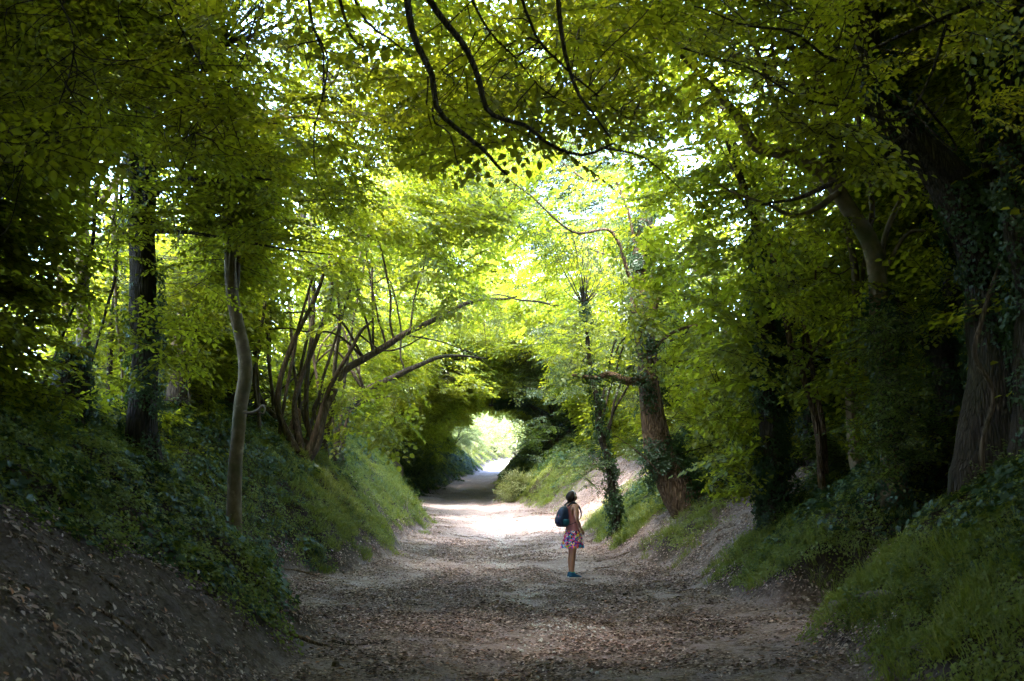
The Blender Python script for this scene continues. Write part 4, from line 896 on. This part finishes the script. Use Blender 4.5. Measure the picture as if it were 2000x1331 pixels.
def skin_mesh(name, verts, edges, mat, roots, lvl=2):
    me = bpy.data.meshes.new(name); me.from_pydata([v[:3] for v in verts], edges, []); o = bpy.data.objects.new(name, me); COL.objects.link(o)
    o.modifiers.new('skin', 'SKIN'); sk = me.skin_vertices[0] if me.skin_vertices else None
    for i, v in enumerate(verts): sk.data[i].radius = (v[3], v[4] if len(v) > 4 else v[3]); sk.data[i].use_root = i in roots
    sb = o.modifiers.new('sub', 'SUBSURF'); sb.levels = sb.render_levels = lvl; o.modifiers['skin'].use_smooth_shade = True
    bpy.context.view_layer.update(); dg = bpy.context.evaluated_depsgraph_get(); m2 = bpy.data.meshes.new_from_object(o.evaluated_get(dg)); bpy.data.objects.remove(o)
    m2.name = name; m2.materials.clear(); m2.materials.append(mat)
    for p in m2.polygons: p.use_smooth = True
    return m2
def loft(rings, sides=28, fn=None, cap=(True, True)):
    """rings: (cx, cy, cz, rx, ry[, tiltx])"""
    a = np.linspace(0, 2*math.pi, sides, endpoint=False); V = []
    for i, q in enumerate(rings):
        cx, cy, cz, rx, ry = q[:5]; k = np.ones(sides) if fn is None else fn(i, a)
        V.append(np.stack((cx+np.cos(a)*rx*k, cy+np.sin(a)*ry*k, np.full(sides, cz)+(q[5]*np.cos(a) if len(q) > 5 else 0)), -1))
    n = len(rings); V = np.concatenate(V); i = np.arange(n-1)[:, None]*sides; j = np.arange(sides)[None]; k = (j+1) % sides
    Q = np.stack((i+j, i+k, i+sides+k, i+sides+j), -1).reshape(-1, 4); T = []
    if cap[0]: V = np.vstack((V, np.mean(V[:sides], 0))); T.append(np.stack((k[0], j[0], np.full(sides, len(V)-1)), -1))
    if cap[1]: V = np.vstack((V, np.mean(V[(n-1)*sides:n*sides], 0))); e = (n-1)*sides; T.append(np.stack((e+j[0], e+k[0], np.full(sides, len(V)-1)), -1))
    return V, Q, (np.concatenate(T) if T else None)
def loft_obj(name, rings, mat, parent, off=(0, 0, 0), **kw):
    V, Q, T = loft(rings, **kw); return link(name, mesh_np(name, V-np.asarray(off), [Q, T], mat, True), parent)
wx, wy = gp(1119, 1129); wz = float(ground_z(wx, wy)); RZ = R(24)
w = thing('person', 'woman with short dark hair, pink vest and patchwork skirt, standing on the path', 'person', (wx, wy, wz), RZ)
bv = [(0,0,.90,.125,.15),(0,0,1.02,.095,.125),(.005,0,1.15,.10,.135),(-.005,0,1.28,.095,.15),(-.012,0,1.365,.055,.07),(.0,0,1.42,.046,.046),(.02,0,1.48,.078,.070),(.008,0,1.55,.085,.072),   # 0-7
      (-.01,.145,1.335,.05),(-.03,.185,1.20,.040),(-.02,.21,1.075,.034),(.05,.20,.97,.028),(.10,.17,.90,.022),                                                              # left arm 8-12
      (-.01,-.145,1.335,.052),(-.03,-.215,1.20,.042),(-.045,-.265,1.09,.036),(.03,-.225,1.00,.030),(.085,-.175,.925,.022),                                                 # right arm 13-17
      (.005,.075,.80,.085),(.01,.085,.62,.070),(.015,.085,.46,.052),(-.01,.085,.32,.055),(-.01,.085,.14,.035),(-.005,.085,.07,.034),                                     # left leg 18-23
      (-.005,-.075,.80,.085),(-.02,-.08,.62,.070),(-.025,-.08,.46,.052),(-.05,-.08,.32,.055),(-.05,-.08,.14,.035),(-.045,-.08,.07,.034),                                 # right leg 24-29
      (.075,0,1.445,.034,.030),(.112,0,1.488,.014,.012)]                                                                                                             # chin, nose
be = [(0,1),(1,2),(2,3),(3,4),(4,5),(5,6),(6,7),(3,8),(8,9),(9,10),(10,11),(11,12),(3,13),(13,14),(14,15),(15,16),(16,17),(0,18),(18,19),(19,20),(20,21),(21,22),(22,23),(0,24),(24,25),(25,26),(26,27),(27,28),(28,29),(6,30),(6,31)]
roots = {0}
for sy, wi in ((1, 12), (-1, 17)):      # hands: palm and five bent fingers resting on the hip
    wx_, wy_, wz_ = bv[wi][:3]; p0 = len(bv); bv.append((wx_+.02, wy_-sy*.005, wz_-.035, .026, .014)); bv.append((wx_+.045, wy_-sy*.012, wz_-.062, .030, .013)); be += [(wi, p0), (p0, p0+1)]
    for f, (ox, ln) in enumerate(((-.022, .8), (-.008, .95), (.008, 1.), (.022, .9))):
        q = len(bv); bx, by, bz = wx_+.045+ox*.8, wy_-sy*.012, wz_-.062+ox*.6; roots.add(q)
        bv += [(bx, by, bz, .009), (bx+.018*ln, by-sy*.006, bz-.028*ln, .0085), (bx+.024*ln, by-sy*.016, bz-.05*ln, .0075), (bx+.022*ln, by-sy*.026, bz-.065*ln, .006)]; be += [(q, q+1), (q+1, q+2), (q+2, q+3)]
    q = len(bv); roots.add(q); bv += [(wx_+.02, wy_, wz_-.03, .011), (wx_-.005, wy_-sy*.012, wz_-.06, .010), (wx_-.012, wy_-sy*.022, wz_-.082, .007)]; be += [(q, q+1), (q+1, q+2)]
body = link('body', skin_mesh('body', bv, be, M['skin'], roots), w)
for sy in (1, -1):
    V, Q, T = loft([(.012, sy*.078, 1.465, .010, .004), (.01, sy*.086, 1.485, .018, .008), (.008, sy*.088, 1.505, .02, .009), (.01, sy*.082, 1.52, .010, .005)], 10); link('ear', mesh_np('ear', V, [Q, T], M['skin'], True), w)
    V, Q, T = loft([(.092, sy*.032, 1.497, .004, .009), (.097, sy*.032, 1.503, .005, .012), (.092, sy*.032, 1.509, .004, .009)], 8); link('eye', mesh_np('eye', V, [Q, T], M['hair'], True), w)
V, Q, T = loft([(.090, 0, 1.452, .010, .020), (.097, 0, 1.457, .008, .018), (.090, 0, 1.462, .008, .018)], 10); link('mouth', mesh_np('mouth', V, [Q, T], M['vest'], True), w)
hr = []
for i in range(13):
    f = i/12; z = 1.405+f*.222; ph = math.asin(min(1, max(-1, (f-.42)/.58))); k = math.cos(ph) if f > .42 else .62+.38*smooth(f/.42)
    hr.append((-.028+.022*f, 0, z, .104*float(k)+.004, .092*float(k)+.004))
def hair_fn(i, a): return (1+.05*np.sin(a*9+i)*np.sin(i*1.7+a*3))*np.where((np.abs((a+math.pi) % (2*math.pi)-math.pi) < 1.15) & (i < 8), .55, 1)
loft_obj('hair', hr, M['hair'], w, fn=hair_fn, sides=40)
mb = MB(); a = np.linspace(-.1, math.pi+.1, 16); tube(mb, np.stack((.012+0*a, np.cos(a)*.099, 1.505+np.sin(a)*.128), -1), [.006]*16, 6, .03); mb.build('hairband', M['band'], w)
def fold(i, a): return 1+.022*np.sin(a*6+i*1.3)+.015*np.sin(a*11-i*2)
loft_obj('vest', [(0,0,.875,.130,.158),(0,0,.93,.122,.150),(0,0,1.0,.108,.138),(.0,0,1.08,.108,.138),(.008,0,1.16,.118,.145),(.008,0,1.22,.122,.142),(.0,0,1.28,.112,.128),(-.005,0,1.33,.092,.098),(-.01,0,1.365,.066,.076)], M['vest'], w, fn=fold, cap=(False, False))
def pleat(i, a): return 1+(.015+.012*i)*np.sin(a*9+.5*np.sin(a*2))+.008*i*np.sin(a*4+1)
loft_obj('skirt', [(0,0,.905,.118,.148),(0,0,.86,.138,.166),(0,0,.80,.158,.184),(0,0,.73,.176,.198),(0,0,.66,.194,.212),(-.005,0,.60,.208,.224),(-.005,0,.555,.218,.232)], M['skirt'], w, fn=pleat, cap=(True, False), sides=72)
for sy, ox in ((1, .0), (-1, -.042)):
    c = (ox, sy*.083)
    loft_obj('sock', [(c[0], c[1], .06, .042, .038), (c[0], c[1], .115, .039, .036)], M['sock'], w, sides=16)
    sh = loft_obj('shoe', [(c[0]+.05, c[1], .018, .132, .042), (c[0]+.05, c[1], .036, .128, .042), (c[0]+.035, c[1], .056, .108, .040, -.012), (c[0]+.012, c[1], .078, .070, .038, -.018), (c[0]-.008, c[1], .100, .050, .036, -.006)], M['shoe'], w, sides=24)
    loft_obj('sole', [(c[0]+.05, c[1], -.004, .132, .043), (c[0]+.05, c[1], .02, .136, .045)], M['sole'], sh, sides=24)
bo = np.array((-.20, 0, .95)); cr, sr = math.cos(RZ), math.sin(RZ)
bp = thing('backpack', 'small navy rucksack with teal side pocket on the woman\'s back', 'backpack', (wx+bo[0]*cr, wy+bo[0]*sr, wz+bo[2]), RZ)
def sq(i, a): return 1/np.power(np.abs(np.cos(a))**3+np.abs(np.sin(a))**3, 1/3.)
loft_obj('bag', [(-.215,0,.945,.055,.09),(-.22,0,.965,.092,.125),(-.225,0,1.02,.105,.142),(-.222,0,1.10,.102,.142),(-.21,0,1.18,.092,.136),(-.195,0,1.26,.075,.118),(-.180,0,1.315,.050,.085),(-.172,0,1.335,.025,.05)], M['navy'], bp, bo, fn=sq)
for sy in (1, -1):
    loft_obj('side_pocket', [(-.205,sy*.118,.975,.045,.03),(-.205,sy*.132,1.01,.064,.034),(-.205,sy*.134,1.06,.066,.033),(-.20,sy*.130,1.09,.058,.028)], M['teal'], bp, bo)
    mb = MB(); tube(mb, np.array([(-.135,sy*.06,1.325),(-.075,sy*.088,1.385),(-.01,sy*.10,1.398),(.075,sy*.10,1.34),(.125,sy*.105,1.24),(.118,sy*.125,1.14),(.03,sy*.160,1.06),(-.10,sy*.150,1.0),(-.15,sy*.12,.985)])-bo, [.014,.017,.019,.019,.017,.013,.006,.005,.005], 8, .03); mb.build('shoulder_strap', M['navy'], bp)
loft_obj('front_pocket', [(-.30,0,.985,.02,.085),(-.318,0,1.03,.028,.10),(-.315,0,1.10,.026,.10),(-.298,0,1.15,.016,.09)], M['navy'], bp, bo, fn=sq)
loft_obj('logo_patch', [(-.318,-.02,1.175,.004,.022),(-.314,-.02,1.19,.004,.022)], M['pink'], bp, bo+(-.022,0,0), sides=8)
mb = MB(); tube(mb, np.array([(-.16,-.02,1.33),(-.165,-.02,1.365),(-.165,.02,1.365),(-.16,.02,1.33)])-bo, [.006]*4, 6, .02); mb.build('grab_loop', M['navy'], bp)
mb = MB(); tube(mb, np.array([(-.28,-.05,.96),(-.295,-.06,.90),(-.30,-.06,.83)])-bo, [.004]*3, 5, .05); mb.build('loose_cord', M['navy'], bp)
mb = MB(); tube(mb, np.array([(-.326,-.055,1.03),(-.33,-.05,1.10),(-.31,-.04,1.18)])-bo, [.0035]*3, 5, .05); mb.build('zip', M['pink'], bp)
